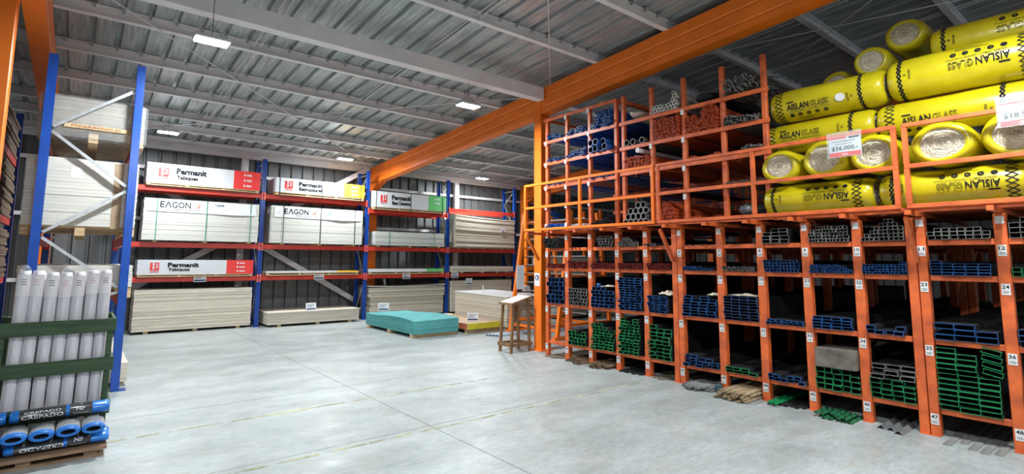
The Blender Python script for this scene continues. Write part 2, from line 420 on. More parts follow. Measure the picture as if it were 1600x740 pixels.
UX = [.75, 3.5, 6.28, 8.98, 11.7]; YF, YB = 14.3, 14.96
for x in UX:
    m = MB(); upright(m, x, YF, 4.18); obj('upright', m, rack)
    m = MB(); upright(m, x, YB, 4.18, 1); obj('upright', m, rack)
    m = mb(GALV)
    zs = [.25, 1.05, 1.9, 2.75, 3.6, 4.05]
    for i in range(len(zs)-1):
        a, c = (YF+.06, YB-.06) if i % 2 else (YB-.06, YF+.06)
        m.bar((x, a, zs[i]), (x, c, zs[i+1]), .03, .03)
    m.bar((x, YF+.06, 4.06), (x, YB-.06, 4.06), .03).bar((x, YF+.06, .2), (x, YB-.06, .2), .03)
    obj('brace', m, rack)
LV = [[3.29, 2.02, 1.24], [3.29, 2.02, 1.24], [3.09, 2.02, 1.24], [3.29, 2.02, 1.24]]
for i in range(4):
    x0, x1 = UX[i]+.052, UX[i+1]-.052
    for z in LV[i]:
        for y, fs in ((YF, -1), (YB, 1)):
            m = mb(REDB); ya, yb = (y-.005, y+.045) if fs < 0 else (y-.045, y+.005)
            m.prism([(ya, z-.11), (yb, z-.11), (yb, z), (ya+.02*(fs < 0), z), (ya+.02*(fs < 0), z-.03), (ya, z-.03)] if fs < 0 else [(ya, z-.11), (yb, z-.11), (yb, z), (ya, z)], lambda u, v, d: (d, u, v), x0, x1)
            for xx, s in ((x0, 1), (x1, -1)):
                m.box(min(xx, xx-s*.045), max(xx, xx-s*.045), y-.012 if fs < 0 else y+.006, y-.006 if fs < 0 else y+.012, z-.15, z+.04)
                m.box(min(xx, xx+s*.004), max(xx, xx+s*.004), y-.012 if fs < 0 else y-.045, y+.045 if fs < 0 else y+.012, z-.15, z+.04)
            bm_ = obj('beam', m, rack)
            if fs < 0:
                m = mb(WHINK)
                for xx in (x0-.022, x1+.022):
                    for zz in (z-.13, z-.08, z-.02, z+.02): m.box(xx-.007, xx+.007, y-.0135, y-.0125, zz-.007, zz+.007)
                obj('lock_pin', m, bm_)
# wall diagonals
m = mb(WHITE)
def braceb(a, b): struct('wall_brace', mb(WHITE).bar(a, b, .05, .14, up=(0, -1, 0) if False else (0, 0, 1)))
braceb((1.3, 15.32, 3.42), (6.5, 15.32, .42)); braceb((6.66, 15.165, 4.4), (1.0, 15.165, .98))
# ------------------------------------------------------------------ board packs
def sheets(n, x0, x1, y0, y1, z0, th, mt, jit=.006, bend=None, name='plywood_sheet', label=None, cat='board', group=None, parent=None, gap=.0006, off=(0, 0)):
    out = []
    for k in range(n):
        z = z0+k*th; jx, jy = random.uniform(-jit, jit), random.uniform(-jit, jit)
        m = mb(mt)
        if bend is None:
            m.box(x0+jx-off[0], x1+jx-off[0], y0+jy-off[1], y1+jy-off[1], z+gap, z+th-gap)
        else:
            ns = 14; rings = []
            for i in range(ns+1):
                u = i/ns; x = x0+jx+(x1-x0)*u-off[0]; dz = bend(u, k/max(1, n-1))
                rings.append([(x, y0+jy-off[1], z+dz+gap), (x, y1+jy-off[1], z+dz+gap), (x, y1+jy-off[1], z+dz+th-gap), (x, y0+jy-off[1], z+dz+th-gap)])
            m.loft(rings, smooth=False)
        o = obj(name, m, parent)
        if parent is None: tag(o, label, cat, group)
        out.append(o)
    return out
def bearers(xs_, y0, y1, z0, z1, parent=None, label=None, group=None, w_=.09):
    for x in xs_:
        o = obj('wooden_bearer', mb(WOOD).box(x-w_/2, x+w_/2, y0, y1, z0, z1, .004), parent)
        if parent is None: tag(o, label, 'timber', group)
def face(y): return lambda u, v: (u, y, v)
def straps(xs_, y0, y1, z0, z1, parent, mt):
    for x in xs_:
        m = mb(mt).box(x-.009, x+.009, y0-.004, y0-.001, z0, z1+.003).box(x-.009, x+.009, y0-.004, y1+.004, z1+.001, z1+.004).box(x-.009, x+.009, y1+.001, y1+.004, z0, z1+.003)
        obj('strap', m, parent)
STRG = mat('green_strap', (.03, .25, .16), .4); STRK = mat('black_strap', (.02, .03, .03), .4)
D0, D1 = 14.22, 14.95      # front and rear of things on the rack
def pallet(t, x0, x1, y0, y1, z0, h):
    """slim pallet: bottom boards, blocks and top boards, as one part"""
    m = mb(WOOD)
    n = 4; bw = .07
    for i in range(n):
        x = x0+bw/2+(x1-x0-bw)*i/(n-1)
        m.box(x-bw/2, x+bw/2, y0+.01, y1-.01, z0+.021, z0+h-.014)
    for y in (y0, (y0+y1)/2-.05, y1-.1): m.box(x0, x1, y, y+.1, z0+.001, z0+.02)
    m.box(x0, x1, y0, y1, z0+h-.013, z0+h-.001)
    obj('pallet', m, t)
def permanit(x0, x1, z0, z1, line2, sizes, pcol, label, ph=.07, slices=0, strap=False, mmt=WHINK):
    t = thing('cement_board_pack', label, 'board pack', ((x0+x1)/2, D0, z0), 0, 'printed cement board packs on the back rack')
    ox, oz = (x0+x1)/2, z0; W = x1-x0
    def T(m, name): return obj(name, m, t)
    tm = MB(); a, c = x0-ox, x1-ox
    pallet(t, a+.01, c-.01, .0, D1-D0-.02, 0, ph)
    H0, H1 = ph, z1-z0
    n = max(1, slices)
    for k in range(n):
        za, zb = H0+(H1-H0)*k/n, H0+(H1-H0)*(k+1)/n; j = random.uniform(-.004, .004) if n > 1 else 0
        m = mb(GREYB).box(a+j, c+j-W*.252, 0, D1-D0, za+.0008, zb-.0008)
        m.use(pcol).box(c+j-W*.252, c+j, 0, D1-D0, za+.0008, zb-.0008)
        T(m, 'board')
    fn = face(-.006); h = H1-H0
    if h > .12:
        m = mb(REDINK); lx = a+W*.135; s = min(.2, h*.52); cz = H0+h*.55
        fnr = face(-.007)
        # emblem: square with a cut-out P
        quad(m, fn, lx-s/2, lx-s*.22, cz-s/2, cz+s/2); quad(m, fn, lx-s*.22, lx-s*.02, cz-s/2, cz-s*.38)
        quad(m, fn, lx-s*.02, lx+s*.08, cz-s/2, cz+s*.36); quad(m, fn, lx+s*.08, lx+s*.5, cz-s*.5, cz-s*.2)
        quad(m, fn, lx+s*.36, lx+s*.5, cz-s*.2, cz+s*.5); quad(m, fn, lx-s*.02, lx+s*.36, cz+s*.38, cz+s*.5)
        quad(m, fn, lx+s*.08, lx+s*.22, cz-.02*s, cz+s*.24)
        quad(m, fn, lx-s*.5, lx+s*.5, cz-s*.72, cz-s*.64)
        T(m, 'emblem')
        m = mb(INK); put_text(m, 'Permanit', fn, a+W*.37, H0+h*.66, h*.31, .045, W*.26); put_text(m, line2, fn, a+W*(.37 if len(line2) > 10 else .335), H0+h*.32, h*.25, .045, W*(.25 if len(line2) > 10 else .18))
        T(m, 'lettering')
        m = mb(mmt)
        for k, q in enumerate(sizes): put_text(m, q, fn, c-W*.12, H0+h*(.80-.29*k), h*.15, .02, W*.075)
        T(m, 'size_lettering')
    if strap: straps([a+.1, (a+c)/2, c-.1], 0, D1-D0, .0, H1, t, STRK)
    return t
permanit(1.03, 3.38, 3.292, 3.80, 'Tabiques', ['6 mm', '6 mm', '6 mm'], REDINK, 'white printed board pack with solid red end on the highest red beam', .055)
permanit(1.0, 3.34, 1.242, 1.625, 'Tabiques', ['8 mm', '8 mm', '6 mm'], REDINK, 'layered white printed board pack with red end just above the tall floor stack', .055, 6)
permanit(3.76, 6.13, 3.292, 3.735, 'Estructural', ['8 mm', '10 mm', '15 mm'], YELINK, 'strapped white printed board pack with amber end on the highest beam', .07, 0, True)
permanit(6.40, 8.81, 3.092, 3.62, 'Base Ceramica', ['6 mm', '8 mm'], GRNINK, 'strapped white printed board pack with green end on the highest beam', .07, 0, True)
permanit(3.65, 6.05, 1.242, 1.35, '', [], YELINK, 'thin low pack of white boards with amber end on slim pallet', .07)
permanit(6.36, 8.80, 1.242, 1.39, '', [], GRNINK, 'thin low pack of white boards with green end on slim pallet', .07)
# eagon packs
def eagon(x0, x1, z0, z1, label, straps_x, full, sm):
    t = thing('plywood_pack', label, 'board pack', ((x0+x1)/2, D0, z0), 0, 'strapped plywood packs with paper banners')
    ox = (x0+x1)/2; a, c = x0-ox, x1-ox; H = z1-z0
    bearers([q-ox for q in straps_x], .02, D1-D0-.03, 0.0005, .044, t, w_=.085)
    n = 16
    sheets(n, a, c, 0, D1-D0, .045, (H-.045)/n, PLYW, .004, parent=t, name='board')
    # banner, slightly sagging loose lower edge
    m = mb(PAPER); zt = H-.03; zb = H-.29; ns = 16; u0, u1 = a+.06, c-.07; f, bk = [], []
    for i in range(ns+1):
        u = u0+(u1-u0)*i/ns; sag = .02*math.sin(i/ns*PI)+(.035*max(0, 1-abs(i/ns-.78)/.2)); y = -.007-.02*max(0, 1-abs(i/ns-.78)/.25)
        f.append((u, sag, y))
    o = len(m.v)
    for u, sg, y in f: m.v += [(u, -.0065, zt), (u, y-.004, zb-sg*.3)]
    for i in range(ns): m.f.append([o+2*i, o+2*i+1, o+2*i+3, o+2*i+2]); m.m.append(0); m.sm.append(True)
    for u, sg, y in f: m.v += [(u, -.0055, zt), (u, y-.003, zb-sg*.3)]
    o2 = o+2*(ns+1)
    for i in range(ns): m.f.append([o2+2*i+2, o2+2*i+3, o2+2*i+1, o2+2*i]); m.m.append(0); m.sm.append(True)
    bn = obj('banner', m, t)
    W = u1-u0; fn = face(-.0125 if False else -.014); zc = (zt+zb)/2
    m = mb(INK)
    put_text(m, 'E', fn, u0+W*.125, zc+.03, .14, .012); put_text(m, '\u039b', fn, u0+W*.176, zc+.03, .14, .012)
    put_text(m, 'GON', fn, u0+W*.29, zc+.03, .14, .008, W*.165)
    obj('lettering', m, bn)
    m = mb(NAVY); put_text(m, 'Eagon Lautaro S.A.', fn, u0+W*.35, zc-.075, .035, .01, W*.24)
    if full:
        put_text(m, '100%', fn, u0+W*.64, zc+.07, .05, .02, W*.085)
    obj('small_lettering', m, bn)
    m = mb(mat('grey_ink', (.35, .40, .46), .6))
    if full:
        put_text(m, 'CHAPA DE PINO RADIATA', fn, u0+W*.66, zc+.015, .02, 0, W*.2); put_text(m, 'TABLERO CONTRACHAPADO', fn, u0+W*.66, zc-.03, .02, 0, W*.2); put_text(m, 'BOSQUE RENOVABLE', fn, u0+W*.64, zc-.075, .02, 0, W*.15)
    put_text(m, '12 E2', fn, u0+W*.05, zc-.01, .035, 0)
    obj('fine_print', m, bn)
    m = mb(ORINK); lx = u0+W*.435
    for k in range(4):
        z_ = zc-.02+k*.03; ll = .17-.03*k
        m.add([fn(lx-ll+.05, z_-.008), fn(lx+.05, z_+.0), fn(lx+.05, z_+.018), fn(lx-ll+.08, z_-.002)], [(0, 1, 2, 3)])
    obj('emblem', m, bn)
    if not full:
        m = mb(mat('pale_green_ink', (.25, .60, .36), .6)); quad(m, fn, u0+W*.60, u0+W*.63, zc-.005, zc+.05); quad(m, fn, u0+W*.62, u0+W*.645, zc+.0, zc+.04); obj('leaf_emblem', m, bn)
    straps([q-ox for q in straps_x], -.013, D1-D0, .03, H, t, sm)
    return t
eagon(1.03, 3.40, 2.022, 3.0, 'plywood pack with green straps, its paper banner reading 100%', (1.28, 2.26, 3.21), True, STRG)
eagon(3.70, 6.11, 2.022, 3.01, 'plywood pack with black straps and small green leaf on its banner', (3.99, 4.94, 5.88), False, STRK)
# tall floor stack, bay one
bearers((1.25, 2.2, 3.1), 14.33, 15.03, .001, .06, None, 'wooden bearer under the tall plywood stack standing on the floor', 'bearers under the tall floor stack')
sheets(30, .99, 3.36, 14.30-.02, 15.03, .062, .030, PLY, .007, name='plywood_sheet', label='pale plywood sheet in the tall floor stack under the layered red ended pack', group='plywood sheets in the tall floor stack')
# low floor stack, bay two
bearers((3.95, 4.9, 5.75), 13.97, 15.03, .001, .06, None, 'wooden bearer under the low stack of thick boards', 'bearers under the low board stack')
sheets(9, 3.67, 5.98, 13.93, 15.03, .062, .030, PLY, .004, name='plywood_sheet', label='pale board in the low floor stack below the wall brace', group='boards in the low floor stack')
sheets(1, 3.655, 6.0, 13.9, 15.03, .334, .022, PLY, .0, name='plywood_sheet', label='top cover board of the low floor stack carrying a price card', group=None)
# wrapped bundle on second level of bay three
t = thing('wrapped_board_bundle', 'plastic wrapped bundle of pale boards with green straps on the second shelf', 'board pack', (7.63, 14.22, 2.022))
bearers((-1.0, 0, 1.0), .02, .74, .0005, .05, t)
sheets(9, -1.13, 1.14, 0, .73, .052, .042, PLYW, .008, parent=t, name='board')
FILM = mat('clear_film', (.62, .66, .67), .1, var=.05, scale=7, bump=.8, alpha=.22, spec=.9)
obj('plastic_wrap', mb(FILM).box(-1.16, 1.165, -.02, .75, .04, .445, .02), t)
straps([-.7, .8], -.023, .753, .03, .447, t, STRG)
# curved floor stack, bay three
bearers((6.7, 7.6, 8.6), 14.36, 15.03, .001, .05, None, 'wooden bearer under the warped board stack behind the teal boards', 'bearers under the warped stack')
sheets(18, 6.46, 8.86, 14.33, 15.03, .052, .030, CREAM, .018, bend=lambda u, k: 0, name='particle_board', label='beige board in the lower stack behind the teal boards', group='beige boards behind the teal stack')
sheets(9, 6.40, 8.88, 14.29, 15.03, .594, .030, CREAM, .02, bend=lambda u, k: -.022*math.sin(PI*u)*k*(1) if False else -.0*k, name='particle_board', label='thick warped beige board at the top of the stack behind the teal boards', group='warped boards on the beige stack')
obj_ = sheets(1, 6.36, 8.9, 14.27, 15.03, .868, .02, WHITE if False else PLYW, 0, bend=lambda u, k: .035*(2*u-1)**2, name='particle_board', label='top white sheet curling up at both ends behind the teal boards')
# curved stack, bay four level two
bearers((9.35, 9.75, 10.35, 11.1, 11.4), 14.26, 15.03, 2.0215, 2.055, None, 'small wooden bearer under the sagging board stack on the red beam', 'bearers under the sagging stack')
sheets(26, 9.2, 11.62, 14.22, 15.03, 2.0565, .0372, CREAM, .012, bend=lambda u, k: (.085*(1-u)**2.2+.0*u-.0)*k, name='particle_board', label='beige board in the sagging stack under the empty top beam', group='sagging beige boards in the last bay')
bearers((9.5, 10.3, 10.9, 11.3), 14.24, 15.03, 1.2415, 1.285, None, 'small wooden bearer under the thin beige stack on the lowest beam', 'bearers under the thin beige stack')
sheets(5, 9.08, 11.55, 14.2, 15.03, 1.287, .033, CREAM, .008, bend=lambda u, k: .018*(1-u)**2*k, name='particle_board', label='beige board in the thin stack on the lowest beam of the last bay', group='thin beige stack in the last bay')
bearers((9.4, 10.3, 11.2), 14.28, 15.03, .001, .06, None, 'wooden bearer under the smooth beige stack in the last bay', 'bearers under the last bay floor stack')
sheets(31, 9.1, 11.5, 14.24, 15.03, .062, .0305, CREAM, .004, name='particle_board', label='beige board in the smooth tall floor stack of the last bay', group='smooth tall floor stack in the last bay')
# white-topped stack in front of bay four
def ybearers(ys_, x0, x1, z0, z1, label, group, w_=.09):
    for y in ys_: tag(obj('wooden_bearer', mb(WOOD).box(x0, x1, y-w_/2, y+w_/2, z0, z1, .004)), label, 'timber', group)
ybearers((10.15, 11.1, 12.0), 8.0, 9.2, .001, .08, 'wooden bearer under the white topped board stack', 'bearers under the white topped stack')
TOPW = mat('glossy_white_face', (.80, .80, .79), .35, var=.02)
def ysheet(mt, x0, x1, y0, y1, z, th, amp, ph=0):
    m = mb(mt); ns = 14; rings = []
    for i in range(ns+1):
        u = i/ns; y = y0+(y1-y0)*u; dz = amp*(.04*u*u+.012*math.sin(PI*u))
        rings.append([(x0, y, z+dz+.0006), (x0, y, z+dz+th-.0006), (x1, y, z+dz+th-.0006), (x1, y, z+dz+.0006)])
    return m.loft(rings, smooth=False)
for k in range(21):
    j_ = random.uniform(-.01, .01)
    tag(obj('fibre_board', ysheet(CREAM, 7.97+j_, 9.22+j_, 10.02+j_, 12.27+j_, .082+k*.0328, .0322, k/21)), 'beige board in the white topped stack behind the wooden stand', 'board', 'boards of the white topped stack')
tag(obj('fibre_board', ysheet(TOPW, 7.95, 9.24, 10.0, 12.30, .772, .018, 1)), 'white faced top sheet of the stack behind the wooden stand', 'board')
# teal gypsum stack
TEAL = mat('teal_board', (.11, .40, .39), .8, var=.14, scale=5, stretch=(1, 1, 10), rand=.12, dark=(.08, .31, .31))
ybearers((10.33, 11.4, 12.5), 5.60, 6.74, .001, .078, 'wooden bearer under the teal board stack', 'bearers under the teal stack')
for k in range(15):
    m = mb(TEAL); ns = 14; rings = []; j = random.uniform(-.008, .008); jy = random.uniform(-.008, .008); z = .080+k*.0185
    for i in range(ns+1):
        u = i/ns; y = 10.21+jy+2.45*u; dz = (k/14)*(.03*math.sin(PI*1.6*u)+.025*u)
        rings.append([(5.62+j, y, z+dz+.0005), (5.62+j, y, z+dz+.0155), (6.73+j, y, z+dz+.0155+.02*(k/14)*(1-u)), (6.73+j, y, z+dz+.0005+.02*(k/14)*(1-u))])
    m.loft(rings, smooth=False); tag(obj('gypsum_board', m), 'teal moisture resistant board in the low stack on the floor', 'board', 'teal boards in the low floor stack')
# osb sheets with yellow edge
OSB = mat('osb_face', (.62, .47, .33), .8, var=.15, scale=30, dark=(.42, .28, .18)); OSBY = mat('yellow_edge_paint', (.62, .56, .03), .6, var=.08); OSBR = mat('red_edge_paint', (.55, .17, .07), .6, var=.12)
ybearers((10.25, 11.3, 12.3), 6.95, 8.0, .001, .09, 'wooden bearer under the yellow edged sheets', 'bearers under the yellow edged sheets', .08)
for k in range(8):
    z = .092+k*.0165; m = MB(); m.use(OSB).box(6.93, 7.935, 10.16, 12.5, z+.0005, z+.016)
    m.use(OSBY).box(6.945, 7.92, 10.152, 10.16, z+.0005, z+.016); m.use(OSBR).box(6.922, 6.93, 10.16, 12.5, z+.0005, z+.016)
    tag(obj('strand_board', m), 'sheet with yellow painted front edge in the low stack right of the teal boards', 'board', 'yellow edged sheets on the floor')
# ------------------------------------------------------------------ price cards
def card(loc, label, rz=0, tilt=-.2, w_=.26, h_=.19, group='white price cards', blue=True):
    t = tag(obj('price_card', mb(PAPER).box(-w_/2, w_/2, -.003, .003, 0, h_), None, loc, (tilt, 0, rz)), label, 'price card', group)
    m = mb(NAVY if blue else INK); fn = lambda u, v: (u, -.0042, v)
    quad(m, fn, -w_*.45, w_*.45, h_*.1, h_*.27)
    for k in range(3): quad(m, fn, -w_*.38, w_*(.1+.12*k), h_*(.42+.16*k), h_*(.47+.16*k))
    obj('printing', m, t); return t
card((2.22, 14.283, 1.12), 'price card clipped to the beam under the layered red ended pack', tilt=0)
card((4.98, 14.283, 1.13), 'price card clipped to the red beam under the amber ended thin pack', tilt=0)
card((7.55, 14.283, 1.10), 'price card clipped to the red beam under the green ended thin pack', tilt=0)
card((9.25, 14.283, 1.10), 'price card clipped to the leftmost end of the last bay\'s lowest beam', tilt=0)
card((4.72, 14.0, .357), 'price card leaning on top of the low floor stack')
card((6.95, 14.4, .915), 'narrow price card leaning on the curled top sheet behind the teal boards', rz=.9, w_=.2)
card((5.85, 12.2, .42), 'price card standing on the teal boards', rz=-.65)
card((7.35, 10.55, .226), 'price card standing on the yellow edged sheets', rz=-.6)
card((9.75, 14.225, .88), 'price card stuck to the smooth tall floor stack of the last bay', tilt=0, w_=.24, h_=.2)
card((11.1, 14.195, 2.58), 'small paper note stuck to the sagging board stack', tilt=0, w_=.2, h_=.13)
card((8.15, 11.2, .835), 'thin card seen edge on, leaning on the white topped stack', rz=1.1, w_=.16)
card((8.9, 10.4, .83), 'price card on the white topped stack beside the tall white board', rz=-.5, w_=.2)
# ================================================================== LEFT PALLET RACK
lr = thing('pallet_rack', 'near left pallet rack end with blue uprights and steel bracing', 'rack', (0, 0, 0))
for y, f in ((8.5, -1), (11.3, 1)):
    for x in (.46, -.42):
        m = MB(); upright(m, x+(.05 if x > 0 else -.05), y, 4.2 if x > 0 else 4.15, 1 if x > 0 else -1, w_=.11, dp=.09, along='y'); obj('upright', m, lr)
    m = mb(GALV)
    zz = [(-.37, .15), (.41, .72), (-.37, 1.35), (.41, 1.30), (-.37, 1.92), (.41, 2.42), (-.37, 3.24), (.41, 3.90)]
    yy = y+.035*(1 if f < 0 else -1)
    for a, c in (((.41, .35), (-.37, .95)), ((-.37, 1.0), (.41, 1.22)), ((.41, 1.28), (-.37, 1.90)), ((-.37, 1.96), (.41, 2.52)), ((.41, 2.58), (-.37, 3.20)), ((-.37, 3.26), (.41, 3.86))):
        m.bar((a[0], yy, a[1]), (c[0], yy, c[1]), .035, .035)
    obj('brace', m, lr)
for z in (1.14, 1.93, 3.12):
    for x in (.46, -.42):
        xa = x-.025 if x > 0 else x-.025
        obj('beam', mb(REDB).box(xa, xa+.05, 8.61, 11.19, z-.11, z).box(xa-.012, xa+.062, 8.605, 8.61, z-.15, z+.04).box(xa-.012, xa+.062, 11.19, 11.195, z-.15, z+.04), lr)
def lpack(x0, x1, y0, y1, z0, z1, label, n, mt, film=False, ph=.12):
    t = thing('board_pack', label, 'board pack', ((x0+x1)/2, y0, z0), 0, 'board packs on the left rack')
    W = (x1-x0)/2; Ly = y1-y0; m = mb(WOOD)
    for u in (-W+.05, 0, W-.05):
        for v in (.06, Ly/2, Ly-.06): m.box(u-.05, u+.05, v-.05, v+.05, .022, ph-.022)
        m.box(u-.05, u+.05, 0, Ly, .001, .021)
    k = int(Ly/.16)
    for i in range(k): m.box(-W, W, i*Ly/k+.01, (i+1)*Ly/k-.02, ph-.021, ph-.001)
    obj('pallet', m, t)
    sheets(n, -W, W, 0, Ly, ph, (z1-z0-ph)/n, mt, .004, parent=t, name='board')
    return t
t1 = lpack(-.58, .54, 8.62, 11.05, 1.932, 2.90, 'big pack of pale boards on the middle level of the near left rack', 20, PLYW)
obj('edge_strip', mb(mat('brown_card', (.33, .24, .15), .8)).box(.30, .40, -.006, -.001, .10, .95), t1)
obj('label_sheet', mb(PAPER).box(-.14, -.03, -.0065, -.001, .72, .86), t1)
t2 = lpack(-.50, .56, 8.62, 11.05, 3.122, 3.68, 'film wrapped board pack at the very top of the near left rack', 8, mat('taupe_board', (.36, .32, .26), .8, var=.1, rand=.1), ph=.2)
obj('plastic_wrap', mb(FILM).box(-.56, .56, -.03, 2.46, .02, .575, .03), t2)
m = mb(WOOD).box(-.30, .50, -.05, -.032, .165, .215); lb = obj('printed_plank', m, t2)
m = mb(mat('brown_ink', (.30, .10, .04), .7)); put_text(m, 'PIZARRENO PI', lambda u, v: (u, -.0515, v), .02, .19, .032, .01, .5); obj('lettering', m, lb)
t3 = lpack(-.56, .56, 8.62, 11.05, 1.142, 1.56, 'white sheet pack on the lowest beam of the near left rack', 7, PLYW, ph=.14)
for k in range(6): tag(obj('plywood_sheet', mb(PLY).box(-.5, .60, 8.72, 11.1, .062+k*.04, .100+k*.04)), 'pale sheet lying low on the floor inside the near left rack', 'board', 'sheets on the floor in the near left rack')
ybearers((9.0, 10.0, 10.9), -.5, .58, .001, .06, 'wooden bearer on the floor inside the near left rack', 'bearers in the near left rack')
# brown stacks far left, behind the orange column
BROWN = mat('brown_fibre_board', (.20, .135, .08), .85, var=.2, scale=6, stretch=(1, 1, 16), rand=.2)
lr2 = thing('pallet_rack', 'dim far left rack with blue uprights seen between post and column', 'rack', (0, 0, 0))
for y in (9.6, 12.4):
    for x in (-.98, -1.9):
        m = MB(); upright(m, x, y, 4.15, -1); obj('upright', m, lr2)
    obj('brace', mb(GALV).bar((-1.03, y+.035, 1.0), (-1.85, y+.035, 1.8), .035).bar((-1.85, y+.035, 1.8), (-1.03, y+.035, 2.6), .035).bar((-1.03, y+.035, .3), (-1.85, y+.035, .95), .035), lr2)
for z in (1.35, 2.3, 3.3):
    for x in (-.98, -1.9): obj('beam', mb(REDB).box(x-.025, x+.025, 9.71, 12.29, z-.11, z), lr2)
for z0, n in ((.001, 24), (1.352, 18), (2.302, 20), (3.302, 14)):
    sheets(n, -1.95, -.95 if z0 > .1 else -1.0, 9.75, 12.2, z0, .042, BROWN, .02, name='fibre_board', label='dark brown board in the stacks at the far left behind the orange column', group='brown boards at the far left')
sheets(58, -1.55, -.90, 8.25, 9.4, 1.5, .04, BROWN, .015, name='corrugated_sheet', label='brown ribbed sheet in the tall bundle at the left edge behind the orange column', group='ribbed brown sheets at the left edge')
tb = thing('steel_trestle', 'orange steel trestle carrying the brown ribbed sheets', 'trestle', (-1.22, 8.8, 0))
for x in (-.3, .3):
    for y in (-.5, .5): obj('leg', mb(RACKOR).box(x-.04, x+.04, y-.04, y+.04, 0, 1.42), tb)
obj('top', mb(RACKOR).box(-.35, .35, -.56, .56, 1.421, 1.499), tb)
# ================================================================== GREEN CRATE WITH WHITE ROLLS
DGREEN = mat('dark_green_wood', (.045, .085, .035), .7, var=.15, scale=6, stretch=(.6, 5, 5), bump=.2, dark=(.02, .045, .018))
cr = thing('slatted_crate', 'dark green slatted wooden crate holding white rolls', 'crate', (-.07, 6.62, 0))
X0, X1, YA, YZ = -.42, .39, -.32, .42
for z in (1.035, .685, .30):
    obj('slat', mb(DGREEN).box(X0-.04, X1, YA-.022, YA, z-.06, z+.06, .003), cr)
    obj('slat', mb(DGREEN).box(X0-.04, X1, YZ, YZ+.022, z-.06, z+.06, .003), cr)
    obj('side_slat', mb(DGREEN).box(X1-.022, X1, YA+.001, YZ-.001, z-.03, z+.05, .003), cr)
for x in (X0+.02, X1-.045):
    for y in (YA+.03, YZ-.03): obj('corner_post', mb(DGREEN).box(x-.022, x+.022, y-.028, y+.028, .0, 1.09, .003), cr)
obj('base_board', mb(DGREEN).box(X0, X1-.03, YA+.01, YZ-.01, .10, .13), cr)
MEMB = mat('white_membrane', (.66, .64, .67), .25, var=.09, scale=5, stretch=(4, 4, .8), bump=.6, spec=.8)
LABP = mat('translucent_label', (.76, .72, .74), .4, var=.05)
for row in range(3):
    for i in range(7):
        x = -.396+i*.1+random.uniform(-.004, .004); y = 6.385+row*.112; h = 1.53+random.uniform(-.015, .015)-.02*row; lean = .035-.004*i
        if x < -.46: continue
        ns = 7; rings = []; nn = 14
        for j in range(ns+1):
            f_ = j/ns; z = .135+(h-.135)*f_; r = .0475*(1-.0*f_)
            if j == ns: r = .040; z += .004*math.sin(i*2.1)
            rings.append([(lean*f_*1.0+math.cos(2*PI*k/nn)*r*(1+.03*math.sin(k*3+i+j)), math.sin(2*PI*k/nn)*r, z) for k in range(nn)])
        t = thing('membrane_roll', ('white wrapped roll standing in the front row of the green crate' if row == 0 else 'white wrapped roll standing behind the front row in the green crate'), 'roll', (x, y, 0), 0, 'white rolls in the green crate front row' if row == 0 else 'white rolls in the green crate behind the front row')
        m = mb(MEMB).loft(rings); obj('wrap', m, t)
        if row == 0:
            m = mb(LABP); pts = []
            for a in range(7):
                an = PI+PI*.12+PI*.76*a/6; pts.append((math.cos(an)*.0498, math.sin(an)*.0498))
            z0, z1 = h-.22, h-.03; l0, l1 = lean*.85, lean*.98
            vs = [(px+l0, py, z0) for px, py in pts]+[(px+l1, py, z1) for px, py in pts]
            m.add(vs, [(a, a+1, a+8, a+7) for a in range(6)], True)
            m.use(mat('pink_ink', (.60, .25, .25), .5) if i % 2 else INK)
            for q in range(3):
                zc = z1-.05-q*.02; vs = [(px*1.006+lean*.93, py*1.006, zc) for px, py in pts[2:5]]+[(px*1.006+lean*.93, py*1.006, zc+.005) for px, py in pts[2:5]]
                m.add(vs, [(0, 1, 4, 3), (1, 2, 5, 4)])
            obj('label_sheet', m, t)
            m = mb(FILM); tw = [[(lean+math.cos(2*PI*k/8)*rr*(1+.3*math.sin(k*2.3)), math.sin(2*PI*k/8)*rr, zz) for k in range(8)] for rr, zz in ((.04, h+.001), (.03, h+.03), (.012, h+.05))]
            obj('twisted_film', m.loft(tw), t) if i in (0, 3) else None
